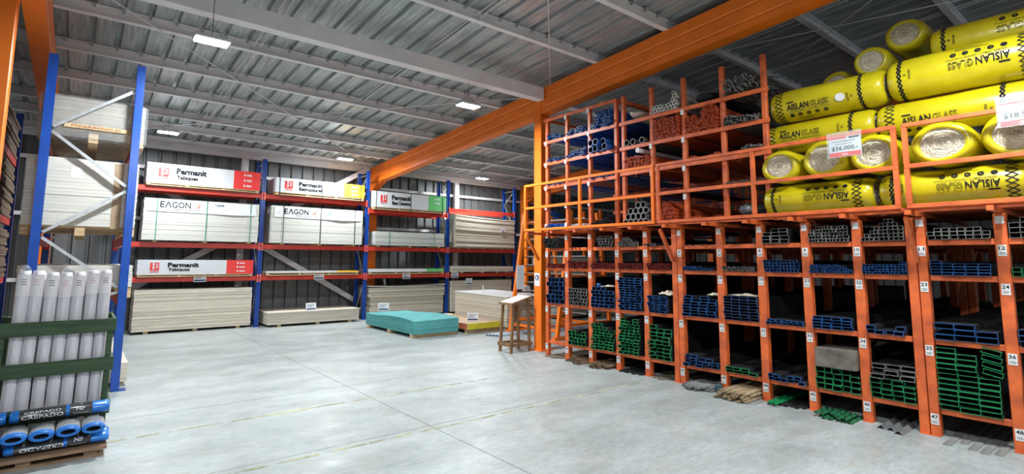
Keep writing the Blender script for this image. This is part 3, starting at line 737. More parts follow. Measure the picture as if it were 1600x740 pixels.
# crepado rolls on pallet in front
BRW = mat('brown_pallet_wood', (.27, .165, .095), .7, var=.2, scale=7, stretch=(1, 6, 6))
CP = thing('pallet', 'low wooden pallet carrying the blue ended crepe paper rolls at the lower left', 'pallet', (-.27, 5.80, 0))
for y in (.02, .36): obj('bottom_board', mb(BRW).box(-.55, .55, y, y+.1, .001, .02), CP)
for x in (-.5, 0, .42): obj('block', mb(BRW).box(x, x+.09, .03, .45, .021, .055), CP)
for y in (0, .13, .26, .39): obj('deck_board', mb(BRW).box(-.56, .57, y, y+.11, .056, .085, .003), CP)
CRBLK = mat('crepado_black', (.045, .05, .055), .25, var=.2, scale=5, spec=.7); CRGRY = mat('crepado_grey', (.36, .37, .37), .25, var=.12, scale=7, spec=.7); CRBLU = mat('crepado_blue', (.015, .17, .58), .3, var=.06)
def crep(loc, along, label, group, text=True, r=(.105, .052), Ln=.5, up=1):
    t = thing('crepe_paper_roll', label, 'roll', loc, 0, group)
    a, b = r; nn = 24
    def ring(f, s, q=1.0):
        out = []
        for k in range(nn):
            c, s_ = math.cos(2*PI*k/nn)*a*q, math.sin(2*PI*k/nn)*b*q
            out.append((c, f, s_) if along == 'y' else (f, -c, s_))
        return out
    m = mb(CRGRY if along == 'y' else CRBLK).loft([ring(.06 if along == 'y' else -Ln*.5+.06, 0), ring(Ln-.02 if along == 'y' else Ln*.5-.12, 0)], cap0=False, cap1=True)
    obj('wrap', m, t)
    m = mb(CRBLU)
    if along == 'y':
        m.loft([ring(.06, 0, 1.003), ring(.012, 0, 1.0), ring(-.004, 0, .90), [(p[0]*.85, p[1], p[2]*.62) for p in ring(.0, 0, .72)]], cap0=False, cap1=False)
        m.use(INK).loft([[(p[0]*.85, p[1], p[2]*.62) for p in ring(.0, 0, .72)], [(p[0]*.7, p[1], p[2]*.4) for p in ring(.06, 0, .6)]], cap0=False, cap1=True)
        obj('blue_end', m, t)
        fn = lambda u, v: (u, .10+v, b*math.sqrt(max(0, 1-(u/a)**2))+.002)
        m = mb(INK)
        for q in range(4): put_text(m, 'CREPADO 20' if q % 2 else 'KRAFT', fn, -.0, .03+q*.06, .018, .0, .1)
        obj('lettering', m, t)
    else:
        m.loft([ring(-Ln*.5, 0, .9), ring(-Ln*.5+.02, 0, 1.003), ring(-Ln*.5+.06, 0, 1.003)], cap0=True, cap1=False)
        m.loft([ring(Ln*.5-.12, 0, 1.003), ring(Ln*.5-.02, 0, 1.003), ring(Ln*.5, 0, .9)], cap0=False, cap1=True)
        m.loft([ring(Ln*.5-.30, 0, 1.006), ring(Ln*.5-.275, 0, 1.006)], cap0=False, cap1=False)
        obj('blue_end', m, t)
        def fn(u, v):
            th = v/b*.9; c, s_ = math.cos(th), math.sin(th)
            return (u, -a*c-.002 if False else -a*math.cos(th)-.002*1, b*math.sin(th)+.001)
        m = mb(WHINK); fnc = fn
        put_text(m, 'CREPADO', fn, -.12 if up > 0 else -.1, -.006, .034, .012, .27, flip=(up < 0))
        if up > 0: put_text(m, 'CREPADO', fn, -.12, .036, .020, .012, .24)
        put_text(m, 'NF', fn, Ln*.5-.20, .02, .03, .01, .06); put_text(m, 'INNOVACION', fn, Ln*.5-.20, -.02, .012, 0, .10)
        obj('lettering', m, t)
    return t
crep((-.02, 5.98, .139), 'x', 'lowest long black crepe paper roll lying on the pallet', 'long black rolls', Ln=.66, up=-1, r=(.14, .052))
crep((-.69, 5.98, .139), 'x', 'long black roll cut by the left picture edge on the pallet', 'long black rolls', Ln=.64, up=-1, r=(.14, .052))
for i in range(6):
    lab = ('rightmost', 'second from right', 'third from right', 'fourth from right', 'leftmost but one', 'leftmost')[i]
    crep((.20-.165*i, 5.80, .236+.004*(i % 2)), 'y', lab+' flattened roll with bright blue end on the pallet', 'flattened blue ended rolls', r=(.080, .042), Ln=.30)
crep((-.02, 6.19, .33), 'x', 'top long black crepe paper roll lying behind the blue ends against the crate', 'long black rolls', Ln=.66, r=(.075, .05))
crep((-.69, 6.19, .33), 'x', 'top long roll whose blue end shows at the left picture edge', 'long black rolls', Ln=.64, r=(.075, .05))
# ================================================================== ORANGE PIPE RACK
PY = [7.08, 6.57, 6.03, 5.46, 4.92, 4.34, 3.74, 3.20, 2.67, 2.14, 1.57, .97, .40]
XF = 6.57
pr_t = thing('pipe_rack', 'tall orange steel rack of numbered compartments full of tubes', 'rack', (0, 0, 0))
XR = [6.57, 8.5, 10.4, 12.3]
PW = .092
def post(x, y, z1, w_=PW, d=.09, m_=None, name='post', z0=0):
    m = mb(RACKOR).box(x-d/2, x+d/2, y-w_/2, y+w_/2, z0, z1, .006)
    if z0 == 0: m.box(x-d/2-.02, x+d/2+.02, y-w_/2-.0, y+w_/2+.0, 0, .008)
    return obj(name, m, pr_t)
for x in XR:
    for i, y in enumerate(PY):
        up = 4.25 if y > 5.4 else 2.105
        if i in (5, 10):
            post(x, y, 2.105, .080); post(x, y+.088, 2.105, .080)
        elif i == 0: post(x, 7.08, 4.25, .07, .07)
        elif y > 5.4: post(x, y, 2.105); post(x, y, 4.25, .062, .062, name='upper_post', z0=2.107)
        else: post(x, y, 2.105)
UY = [5.31, 4.77, 4.22, 3.63, 3.07]
for x in XR[:3]:
    for y in UY: post(x, y, 4.27, .062, .062, name='upper_post', z0=2.19)
LZ = [.262, .915, 1.53, 1.875]
for k, x in enumerate(XR):
    xb = x+(.0)
    for z in LZ:
        for i in range(12):
            ya, yb = PY[i+1]+PW/2+.001, PY[i]-PW/2-.001
            if i+1 in (5, 10): ya += .088
            if z < .3 and k == 3 and i == 0: continue
            obj('shelf_beam', mb(RACKOR).box(xb-.025, xb+.025, ya, yb, z-.055, z, .004), pr_t) if k < 2 else None
        if k >= 2: obj('rear_beam', mb(RACKOR).box(xb+.046, xb+.09, .4, 7.05, z-.055, z), pr_t)
UZ = [3.03, 3.43, 3.83]
for k, x in enumerate(XR[:3]):
    for z in [2.66]+UZ:
        obj('upper_beam', mb(RACKOR).box(x-.055, x-.033, 3.0, 5.36, z-.055, z), pr_t)
    for z in [2.66, 3.0, 3.43, 3.83, 4.25]:
        obj('upper_beam', mb(RACKOR).box(x-.055, x-.033, 5.42, 7.14, z-.055, z), pr_t)
    obj('upper_beam', mb(RACKOR).box(x-.055, x-.033, 3.0, 7.14, 2.165, 2.185), pr_t)
for y in (5.46, 7.08): obj('top_rail', mb(RACKOR).box(6.61, 12.26, y-.02, y+.02, 4.20, 4.249), pr_t)
for y in (5.31,): obj('top_rail', mb(RACKOR).box(6.61, 10.36, y-.02, y+.02, 4.15, 4.20), pr_t)
# platform joists, deck bars, railing
for y in [7.2]+PY[1:]: obj('joist', mb(RACKOR).box(6.16, 8.44, y-.025, y+.025, 2.11, 2.155), pr_t)
m = mb(RACKOR)
for q in range(9): m.box(6.28+q*.26 if q else 6.24, 6.31+q*.26 if q else 6.27, .36, 3.02, 2.156, 2.186)
obj('deck_bars', m, pr_t)
m = mb(mat('deck_sheet', (.20, .07, .035), .7, var=.2)).box(6.9, 8.4, .36, 3.0, 2.187, 2.193); obj('deck_sheet', m, pr_t)
for y in (7.26, 4.43, 1.60):
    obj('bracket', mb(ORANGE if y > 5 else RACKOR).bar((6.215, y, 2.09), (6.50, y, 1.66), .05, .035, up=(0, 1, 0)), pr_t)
RX = 6.2
def rail(a, b, w_=.042): return mb(RACKOR).bar(a, b, w_)
for i, (ya, ym, yb) in enumerate(((7.30, 5.93, 4.50), (4.455, 3.08, 1.625), (1.575, .2, -1.0))):
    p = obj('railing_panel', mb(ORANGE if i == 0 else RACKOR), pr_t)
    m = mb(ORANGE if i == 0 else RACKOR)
    h = .021
    for z in (2.19, 2.58, 2.985): m.box(RX-h, RX+h, yb, ya, z-h, z+h, .004)
    for y in (ya-h, ym, yb+h):
        for z0, z1 in ((2.19+h+.001, 2.58-h-.001), (2.58+h+.001, 2.985-h-.001)): m.box(RX-h, RX+h, y-h, y+h, z0, z1)
    p.data = m.mesh('railing_panel')
# stickers with numbers
STK = mat('sticker', (.70, .70, .68), .6, var=.08, scale=20)
def sticker(y, z, num=None, x=6.52, w_=.062, h_=.10):
    m = mb(STK).box(x-.003, x-.001, y-w_/2, y+w_/2, z-h_/2, z+h_/2); s = obj('number_sticker', m, pr_t)
    if num is not None:
        fn = lambda u, v: (x-.0038, y-u, z+v)
        m = mb(INK); put_text(m, str(num), fn, 0, .022, .034, .02, .05 if num > 9 else .026)
        for q in range(2): quad(m, fn, -.022, .022, -.022-.013*q, -.018-.013*q)
        obj('number', m, s)
for i in range(12):
    y = PY[i]
    for r, z in enumerate((1.765, 1.415, .80, .155)):
        sticker(y, z, 1+i+12*r, x=6.532 if i == 0 else 6.523)
    sticker(y, 2.045, None, x=6.532 if i == 0 else 6.523, h_=.07)
for y, zs in ((7.08, (2.27, 2.6, 2.95, 3.38, 3.78)), (6.57, (2.27, 2.6, 2.93, 3.38, 3.78, 4.18)), (6.03, (2.6, 2.93, 3.38, 3.78, 4.18)), (4.77, (2.95,  3.36)), (4.22, (2.95, 3.36, 2.55, 3.76))):
    for z in zs: sticker(y, z, None, x=6.514 if z-.05 > 2.13 and abs((z-.05) % 1) >= 0 else 6.52, w_=.05, h_=.075)
# ------------------------------------------------------------------ tubes
TL = 5.7
INNER = mat('tube_inside', (.015, .013, .012), .8, var=.2)
def sq_tube(w_, h, t, paint, body=STEEL, L=TL):
    m = MB(); pc = .025
    o = [(-w_/2, 0), (w_/2, 0), (w_/2, h), (-w_/2, h)]; i_ = [(-w_/2+t, t), (w_/2-t, t), (w_/2-t, h-t), (-w_/2+t, h-t)]
    R = lambda P, x: [(x, u, v) for u, v in P]
    m.use(paint).loft([R(i_, .006), R(i_, 0), R(o, 0), R(o, pc)], cap0=False, cap1=False, smooth=False)
    m.use(body).loft([R(o, pc), R(o, L)], cap0=False, cap1=False, smooth=False)
    m.use(paint).loft([R(o, L), R(i_, L)], cap0=False, cap1=False, smooth=False)
    m.use(INNER).loft([R(i_, L), R(i_, .006)], cap0=False, cap1=False, smooth=False)
    return m.mesh('tube')
def rd_tube(d, t, paint, body, L=TL, n=10):
    m = MB(); r = d/2
    R = lambda rr, x: [(x, -math.cos(2*PI*k/n)*rr, r+math.sin(2*PI*k/n)*rr) for k in range(n)]
    m.use(paint).loft([R(r-t, .008), R(r-t, 0)], cap0=False, cap1=False).loft([R(r-t, 0), R(r, 0)], cap0=False, cap1=False, smooth=False)
    m.use(body).loft([R(r, 0), R(r, L), R(r-t, L)], cap0=False, cap1=False)
    m.use(INNER).loft([R(r-t, L), R(r-t, .008)], cap0=False, cap1=False)
    return m.mesh('pipe')
def c_chan(w_, h, t, paint, body=STEEL, L=TL, lip=.016, side=1):
    m = MB(); pc = .022
    prof = [(-w_/2, 0), (w_/2, 0), (w_/2, lip), (w_/2-t, lip), (w_/2-t, t), (-w_/2+t, t), (-w_/2+t, h-t), (w_/2-t, h-t), (w_/2-t, h-lip), (w_/2, h-lip), (w_/2, h), (-w_/2, h)]
    prof = [(side*u, v) for u, v in prof]
    if side < 0: prof.reverse()
    R = lambda x: [(x, u, v) for u, v in prof]
    m.use(paint).loft([R(0), R(pc)], cap0=True, cap1=False, smooth=False); m.use(body).loft([R(pc), R(L)], cap0=False, cap1=True, smooth=False)
    return m.mesh('channel')
def place(me, name, x, y, z, label, cat, group, rx=0, kind=None):
    o = link(bpy.data.objects.new(name, me)); o.location = (x, y, z); o.rotation_euler = (rx, 0, 0)
    return tag(o, label, cat, group, kind)
def stack(me, name, cat, w_, h, ya, yb, z0, nc, nr, label, jy=.002, jx=.03, top=None, x0=6.50, skew=0, tilt=0, offrow=0):
    """nc columns from ya (left in the picture) towards yb, nr rows; top: per-column row counts"""
    if z0 < 2.1:
        for i in range(12):
            hi = PY[i]-(.042 if i in (5, 10) else .037 if i == 0 else .048); lo = PY[i+1]+(.130 if i+1 in (5, 10) else .048)
            if lo < (ya+yb)/2 < hi:
                ya = min(ya, hi); yb = max(yb, lo); nc = min(nc, int((ya-yb+.0001)/(w_+.0008))); break
    pitch = w_+.0018 if nc < 2 else min(w_+.0035, (ya-yb-w_)/(nc-1)) if (ya-yb-w_)/(nc-1) >= w_+.001 else w_+.0006
    for c in range(nc):
        rows_ = nr if top is None else top[c % len(top)]
        for r in range(rows_):
            y = ya-w_/2-c*pitch-skew*r-(offrow*(r % 2))+random.uniform(-.0006, .0006)
            if y-w_/2 < yb-.0015 and z0 < 2.1: y = yb+w_/2-.0005
            place(me, name, x0+random.uniform(-jx, jx), y, z0+.0015+r*(h+.0012), label, cat, label and ('stack of '+label))
def heap(me, name, cat, d, ya, yb, z0, zmax_fn, label, x0=6.5, limit=None, jx=.03):
    """hexagonal heap of round bars; returns positions"""
    out = []; r = 0; dz = d*.9
    while True:
        z = z0+.001+r*dz; y = ya-d/2-(d/2 if r % 2 else 0); got = False
        while y-d/2 >= yb:
            if z+d*.6 <= zmax_fn((ya-y)/(ya-yb)): out.append((y, z)); got = True
            y -= d*1.045
        r += 1
        if not got or r > 60: break
    return out
M_ = {}
M_['bsq75'] = sq_tube(.108, .072, .005, TBLUE)
SQ = lambda k, *a: M_.setdefault(k, sq_tube(*a))
lab = lambda s, n: s+' in the compartment marked '+str(n)
# --- L1 row (compartments 13..24 are above LZ[1]? numbering on the stickers: 1-12 top row, 13-24, 25-36, 37-48)
zL0, zL1, zL2, zL3 = LZ
stack(SQ('b0', .098, .072, .0034, TBLUE), 'blue_square_tube', 'tube', .098, .072, 7.03, 6.62, zL1, 4, 6, lab('blue ended square steel tube', 13), top=[6, 6, 6, 6])
stack(SQ('g1', .058, .054, .0034, TGREY), 'grey_square_tube', 'tube', .058, .054, 6.51, 6.08, zL1, 7, 5, lab('grey ended square steel tube', 14))
stack(SQ('b2', .09, .052, .0034, TBLUE), 'blue_rectangular_tube', 'tube', .09, .052, 5.98, 5.52, zL1, 5, 6, lab('blue ended rectangular tube', 15), top=[6, 6, 6, 5, 5])
stack(SQ('b3', .10, .036, .0034, TBLUE), 'blue_rectangular_tube', 'tube', .10, .036, 5.41, 4.97, zL1, 4, 13, lab('blue ended flat rectangular tube', 16))
stack(SQ('b4', .10, .029, .0034, TBLUE), 'blue_flat_tube', 'tube', .10, .029, 4.87, 4.44, zL1, 4, 8, lab('blue ended thin flat tube', 17))
stack(SQ('b5', .115, .038, .0034, TBLUE), 'blue_rectangular_tube', 'tube', .115, .038, 4.29, 3.79, zL1, 4, 7, lab('blue ended rectangular tube', 18), top=[7, 6, 7, 6], skew=.004)
stack(SQ('b6', .108, .036, .0034, mat('dark_blue_tube_paint', (.015, .05, .14), .5, var=.2, scale=20)), 'dark_blue_tube', 'tube', .108, .036, 3.69, 3.25, zL1, 4, 8, lab('dark blue rectangular tube', 19))
stack(SQ('b7', .058, .026, .0034, TBLUE), 'blue_flat_tube', 'tube', .058, .026, 3.15, 2.72, zL1, 7, 2, lab('small dark blue tube', 20))
stack(SQ('b8', .095, .032, .0034, TBLUE), 'blue_flat_tube', 'tube', .095, .032, 2.62, 2.19, zL1, 4, 4, lab('blue ended flat tube', 21), top=[4, 4, 4, 4])
stack(SQ('b9', .08, .04, .0034, TBLUE), 'blue_rectangular_tube', 'tube', .08, .04, 2.09, 1.71, zL1, 4, 2, lab('blue ended tube', 22), top=[2, 1, 1, 2], jx=.06)
stack(c_chan(.15, .052, .0038, TBLUE), 'blue_channel', 'channel', .15, .052, 1.51, 1.03, zL1, 3, 3, lab('blue ended steel channel', 23), top=[3, 3, 2])
stack(SQ('b11', .10, .05, .0034, TBLUE), 'blue_rectangular_tube', 'tube', .10, .05, .91, .46, zL1, 4, 3, lab('blue ended tube', 24))
# --- L0 row
GSQ = SQ('gs1', .072, .056, .0034, GREEN)
stack(GSQ, 'green_square_tube', 'tube', .072, .056, 6.51, 6.09, zL0, 5, 4, lab('green ended square tube', 26), top=[4, 4, 3, 3, 4])
GC2 = c_chan(.085, .043, .0038, GREEN); GC2b = c_chan(.085, .043, .0038, GREEN, side=-1)
stack(GC2, 'green_channel', 'channel', .085, .043, 5.98, 5.52, zL0, 5, 9, lab('green ended narrow channel', 27), top=[9, 9, 7, 8, 7], jx=.05, jy=.004)
stack(GC2b, 'green_channel', 'channel', .085, .043, 5.41, 4.98, zL0, 4, 12, lab('green ended channel', 28), top=[12, 11, 10, 12], jx=.05)
stack(c_chan(.118, .052, .0038, GREEN), 'green_channel', 'channel', .118, .052, 4.87, 4.45, zL0, 3, 9, lab('green ended channel', 29), top=[9, 8, 8], jx=.04)
stack(SQ('b50', .09, .036, .0034, TBLUE), 'blue_rectangular_tube', 'tube', .09, .036, 4.28, 3.81, zL0, 5, 4, lab('bright blue ended tube', 30), top=[4, 4, 3, 3, 2], skew=.006, jx=.06)
stack(SQ('g60', .098, .036, .0034, GREEN), 'green_flat_tube', 'tube', .098, .036, 3.69, 3.25, zL0, 4, 2, lab('green ended flat tube', 31), top=[2, 2, 2, 1])
stack(SQ('b70', .07, .036, .0034, TBLUE), 'blue_rectangular_tube', 'tube', .07, .036, 3.15, 2.72, zL0, 6, 2, lab('bright blue ended tube', 32), top=[2, 2, 1, 2, 2, 1], jx=.07)
stack(c_chan(.085, .058, .0038, GREEN, side=-1), 'green_channel', 'channel', .085, .058, 2.62, 2.19, zL0, 5, 4, lab('green ended deep channel', 33), top=[4, 4, 4, 4, 3])
stack(c_chan(.093, .05, .0038, GREEN, side=-1), 'green_channel', 'channel', .093, .05, 2.09, 1.70, zL0, 4, 4, lab('green ended channel', 34), top=[4, 4, 4, 4])
stack(c_chan(.12, .045, .0038, TGREY), 'grey_channel', 'channel', .12, .045, 2.07, 1.68, zL0+.208, 3, 3, lab('bare grey channel lying on the green ones', 34), top=[3, 3, 3], jx=.06)
stack(c_chan(.146, .047, .0038, GREEN), 'green_channel', 'channel', .146, .047, 1.515, 1.025, zL0, 3, 11, lab('big green ended channel', 35), top=[12, 11, 7], jx=.03)
for k in range(4): place(c_chan(.14, .047, .0038, GREEN), 'green_channel', 6.5, 1.115, zL0+.372+k*.063, 'big green ended channel lying tilted at the top right of compartment 35', 'channel', 'tilted green channels', rx=.22)
stack(c_chan(.12, .045, .0038, GREEN, side=-1), 'green_channel', 'channel', .12, .045, .915, .5, zL0, 3, 6, lab('green ended channel', 36))
o = obj('fibre_board', mb(mat('weathered_board', (.15, .13, .105), .85, var=.25, scale=9)).box(-.0, 1.1, -.205, .205, 0, .205, .006), None, (6.46, 2.40, zL0+.2425)); tag(o, 'weathered grey brown board block lying on the green channels', 'board')
# --- L2 row (under L3)
RD = SQ('r', .05, .022, .0034, TRED)
for (ya, yb, nc, nr, n_) in ((7.03, 6.62, 8, 3, 1), (6.52, 6.08, 8, 5, 2), (5.98, 5.51, 9, 4, 3), (5.41, 4.97, 8, 4, 4), (4.87, 4.45, 8, 4, 5)):
    stack(RD, 'red_flat_tube', 'tube', .05, .022, ya, yb, zL2, nc, nr, lab('small dark red ended tube', n_))
stack(SQ('bs', .036, .026, .0034, TBLUE), 'blue_small_tube', 'tube', .036, .026, 4.29, 3.79, zL2, 12, 2, lab('small blue ended tube', 6), top=[2, 2, 2, 2, 2, 2, 2, 1, 1, 1, 1, 1], jx=.05)
GR = rd_tube(.03, .004, TGREY, STEEL, n=8)
stack(GR, 'small_grey_pipe', 'pipe', .03, .029, 3.69, 3.25, zL2, 13, 2, lab('small bare round pipe', 7))
stack(SQ('b7s', .037, .035, .0034, TBLUE), 'blue_square_tube', 'tube', .037, .035, 3.15, 2.73, zL2, 10, 4, lab('blue ended square tube', 8))
stack(SQ('b8s', .026, .022, .0034, TBLUE), 'blue_small_tube', 'tube', .026, .022, 2.62, 2.19, zL2, 15, 4, lab('small blue ended square tube', 9), top=[4, 4, 4, 4, 4, 4, 4, 4, 4, 4, 4, 3, 3, 2, 2])
stack(SQ('b9s', .031, .024, .0034, TBLUE), 'blue_square_tube', 'tube', .031, .024, 2.09, 1.66, zL2, 13, 4, lab('blue ended square tube', 10), top=[4, 4, 4, 4, 4, 4, 4, 4, 4, 4, 5, 5, 5])
stack(SQ('b10s', .088, .027, .0034, TBLUE), 'blue_flat_tube', 'tube', .088, .027, 1.51, 1.03, zL2, 5, 5, lab('blue ended flat tube', 11), top=[5, 4, 4, 4, 4])
stack(SQ('g11s', .06, .04, .0034, GREEN), 'green_square_tube', 'tube', .06, .04, .91, .6, zL2, 4, 2, lab('green ended tube', 12), top=[2, 2, 1, 1])
# --- L3 row (top, under the platform)
GQ = SQ('gq', .036, .033, .0034, TGREY)
topw = ' on the top lower shelf directly under the platform, '
BK = rd_tube(.044, .004, mat('black_pipe', (.03, .035, .035), .5, var=.2), STEEL, n=8)
stack(BK, 'black_pipe', 'pipe', .044, .041, 7.03, 6.62, zL3, 8, 4, 'black round pipe under the platform beside the orange column', x0=6.42)
stack(SQ('gr5', .06, .04, .0034, TGREY), 'grey_rectangular_tube', 'tube', .06, .04, 5.84, 5.50, zL3, 5, 4, 'grey ended tube under the platform above sticker 3')
stack(GQ, 'grey_square_tube', 'tube', .036, .033, 5.41, 5.02, zL3, 9, 4, 'grey ended tube under the platform above sticker 4', top=[2, 3, 4, 4, 4, 4, 3, 2, 2])
stack(GQ, 'grey_square_tube', 'tube', .036, .033, 4.86, 4.5, zL3, 6, 1, 'single grey ended tube under the platform above sticker 5', jx=.1)
stack(SQ('gr7', .10, .042, .0034, TGREY), 'grey_rectangular_tube', 'tube', .10, .042, 3.15, 2.75, zL3, 4, 4, 'grey ended rectangular tube under the platform above sticker 8', top=[3, 4, 4, 4])
stack(SQ('gs8', .034, .034, .0034, TGREY), 'grey_square_tube', 'tube', .034, .034, 2.62, 2.2, zL3, 11, 5, 'grey ended square tube under the platform above sticker 9', top=[3, 4, 5, 5, 5, 5, 5, 5, 5, 5, 5])
stack(SQ('gs9', .04, .036, .0034, TGREY), 'grey_square_tube', 'tube', .04, .036, 2.09, 1.68, zL3, 9, 5, 'grey ended square tube under the platform above sticker 10', top=[1, 2, 3, 4, 5, 6, 6, 5, 4])
stack(SQ('gs10', .056, .036, .0034, TGREY), 'grey_rectangular_tube', 'tube', .056, .036, 1.51, 1.04, zL3, 8, 3, 'grey ended tube under the platform above sticker 11', top=[2, 3, 3, 3, 3, 3, 3, 2])
stack(SQ('gs11', .075, .045, .0034, TGREY), 'grey_rectangular_tube', 'tube', .075, .045, .91, .5, zL3, 5, 4, 'grey ended tube under the platform above sticker 12', top=[3, 4, 4, 3, 3])
# dark loose flats in the emptier bays
FLAT = mb(STEEL).box(0, TL, -.02, .02, 0, .005).mesh('flat')
for n_, (ya, yb) in ((1, (6.5, 6.1)), (5, (4.27, 3.8)), (6, (3.68, 3.26))):
    for k in range(5): place(FLAT, 'flat_bar', 6.46+random.uniform(-.05, .1), ya-.04-k*.085, zL3+.002, 'dark flat bar lying loose under the platform in a nearly empty bay above sticker %d' % (n_+1), 'bar', 'loose flat bars above sticker %d' % (n_+1))
# crumpled paper on tubes
def crumple(x, y, z, sx, sy, sz, label, seed):
    rnd = random.Random(seed); m = mb(mat('crumpled_paper', (.62, .55, .42), .8, var=.1)); n = 9; vs = []
    for i in range(n):
        for j in range(n):
            u, v = i/(n-1)-.5, j/(n-1)-.5; e = 1-max(abs(u), abs(v))*1.4
            vs.append((x+u*sx+rnd.uniform(-.01, .01), y+v*sy+rnd.uniform(-.01, .01), z+max(0, rnd.uniform(.2, 1)*sz*e)))
    fs = [(i*n+j, (i+1)*n+j, (i+1)*n+j+1, i*n+j+1) for i in range(n-1) for j in range(n-1)]
    o = len(vs); vs += [(a, b, c+.002) for a, b, c in vs]; fs += [tuple(o+k for k in reversed(f)) for f in fs]
    for k in range(n-1):
        for a, c in ((k, k+1), ((n-1)*n+k+1, (n-1)*n+k), ((k+1)*n, k*n), (k*n+n-1, (k+1)*n+n-1)): fs.append((a, c, o+c, o+a))
    m.add(vs, fs); tag(obj('crumpled_paper', m), label, 'paper')
crumple(6.58, 4.58, zL1+.25, .16, .22, .10, 'crumpled wrapping paper on the blue flat tubes in compartment 17', 3)
crumple(6.58, 3.86, zL1+.285, .12, .14, .06, 'small crumpled paper on the blue tubes in compartment 18', 5)
crumple(6.62, 3.45, zL1+.305, .22, .36, .035, 'flat torn paper sheet on the dark blue tubes in compartment 19', 9)
crumple(6.60, 5.7, zL1+.325, .16, .20, .05, 'crumpled paper on the blue tubes in compartment 15', 11)
tag(obj('paint_pot', mb(TBLUE).cyl((6.55, 5.86, zL1+.323), (6.55, 5.86, zL1+.38), .035, 14)), 'small blue cap standing on the blue tubes in compartment 15', 'cap')
# --- upper grid contents
OC = mat('orange_conduit', (.52, .075, .02), .5, var=.2, scale=15); OCB = mat('orange_conduit_body', (.55, .085, .02), .5, var=.1)
CON = rd_tube(.028, .005, OC, OCB, L=2.9, n=7)
spots = []
up = lambda t: 'orange plastic conduit '+t
A = heap(CON, '', '', .028, 4.735, 4.255, 3.43, lambda u: 3.765-.04*abs(math.sin(u*7)), ''); 
B = heap(CON, '', '', .028, 4.185, 3.665, 3.43, lambda u: 3.60+.09*abs(math.sin(u*6+.4))+.10*(u > .45), '')
Cc = heap(CON, '', '', .028, 5.275, 4.805, 3.03, lambda u: 3.272-.08*abs(u-.35), '')
Dd = heap(CON, '', '', .028, 4.735, 4.36, 2.186, lambda u: 2.52-.28*abs(u-.45), '')
Ee = heap(CON, '', '', .028, 4.185, 3.665, 2.186, lambda u: 2.245+.03*math.sin(u*9), '')
Ff = heap(CON, '', '', .028, 4.185, 3.665, 3.03, lambda u: 3.08+.03*math.sin(u*9), '')
allc = [(p, 'in the full bundle on the second shelf from the top') for p in A]+[(p, 'in the wavy heap beside the full bundle, second shelf from the top') for p in B]+[(p, 'in the heap beside the blue pipes, above the big grey pipes') for p in Cc]+[(p, 'in the heap right of the big grey pipes behind the railing') for p in Dd]+[(p, 'in the low scatter on the platform shelf behind the railing') for p in Ee]+[(p, 'in the low scatter on the third shelf from the top') for p in Ff]
random.Random(3).shuffle(allc)
for (y, z), t_ in allc[:298]:
    place(CON, 'orange_conduit', 6.52+random.uniform(-.03, .03), y, z, up(t_), 'conduit', 'orange conduits '+t_)
m = MB(); src = CON
for (y, z), t_ in allc[298:]:
    dx = 6.52+random.uniform(-.03, .03); o = len(m.v)
    m.v += [(v.co.x+dx, v.co.y+y, v.co.z+z) for v in src.vertices]
    for p in src.polygons: m.f.append([i+o for i in p.vertices]); m.sm.append(p.use_smooth); m.m.append(p.material_index)
m.mats = [OC, OCB, INNER]
if m.v: tag(obj('orange_conduits', m), 'remaining orange plastic conduits packed between the others in the upper rack', 'conduit', None, 'stuff')
# big grey pipes
BP = rd_tube(.094, .006, mat('grey_pipe_rim', (.38, .38, .36), .5), mat('grey_pipe', (.10, .10, .105), .45), n=20)
for r in range(4):
    for c in range(5 if r % 2 == 0 else 4):
        y = 5.229-.0948*c-(.0474 if r % 2 else 0); z = 2.187+r*.0855
        if r == 3 and c < 2 or (r == 2 and c == 0): continue
        place(BP, 'large_pipe', 6.47, y, z, 'large grey rimmed pipe in the stack behind the railing', 'pipe', 'large pipes behind the railing')
for y in (5.21, 5.09, 4.92): place(BP, 'large_pipe', 6.50, y, 3.432, 'large dark pipe high above the orange conduit heap beside the blue pipes', 'pipe', 'three large pipes on the upper shelf')
place(rd_tube(.075, .03, WHITE, WHITE, L=3, n=16), 'white_pipe', 6.47, 4.98, 3.288, 'single white pipe lying on the orange conduit heap', 'pipe', None)
# white pipes on the very top
WPM = mat('cream_pipe', (.50, .49, .44), .5, var=.08)
WP = rd_tube(.058, .012, WPM, WPM, L=4, n=12)
for (y, z) in heap(WP, '', '', .058, 4.735, 4.255, 3.83, lambda u: 3.955+.13*(u > .80), ''):
    place(WP, 'cream_pipe', 6.48+random.uniform(-.02, .02), y, z, 'cream pipe in the row on the very top shelf above the orange conduits', 'pipe', 'cream pipes on the top shelf')
# bagged bundle on the top left of it
def blob(name, x0, x1, ya, yb, z0, h, mt, label, cat, seed, n=18, lumps=5):
    rnd = random.Random(seed); m = mb(mt); rings = []; ns = 16; ph = [rnd.uniform(0, 6) for _ in range(6)]
    for i in range(ns+1):
        u = i/ns; s = min(1, math.sin(PI*min(1, max(.001, u*1.0)))**.35); x = x0+(x1-x0)*u; ring = []
        for k in range(n):
            a = 2*PI*k/n; rr = 1+.10*math.sin(a*lumps+ph[0]+u*5)+.06*math.sin(a*(lumps+3)+ph[1]+u*11)
            yy = math.cos(a)*(ya-yb)/2*s*rr; zz = math.sin(a)*h/2*s*rr
            ring.append((x, (ya+yb)/2-yy*.92, z0+h/2+max(-h/2, zz*.98)))
        rings.append(ring)
    m.loft(rings); return tag(obj(name, m), label, cat)
blob('wrapped_bundle', 6.42, 9.0, 5.26, 4.84, 3.832, .16, mat('cream_film', (.52, .45, .36), .4, var=.12, bump=.4, scale=14), 'cream film wrapped bundle on the top shelf beside the blue pipes', 'bundle', 1)
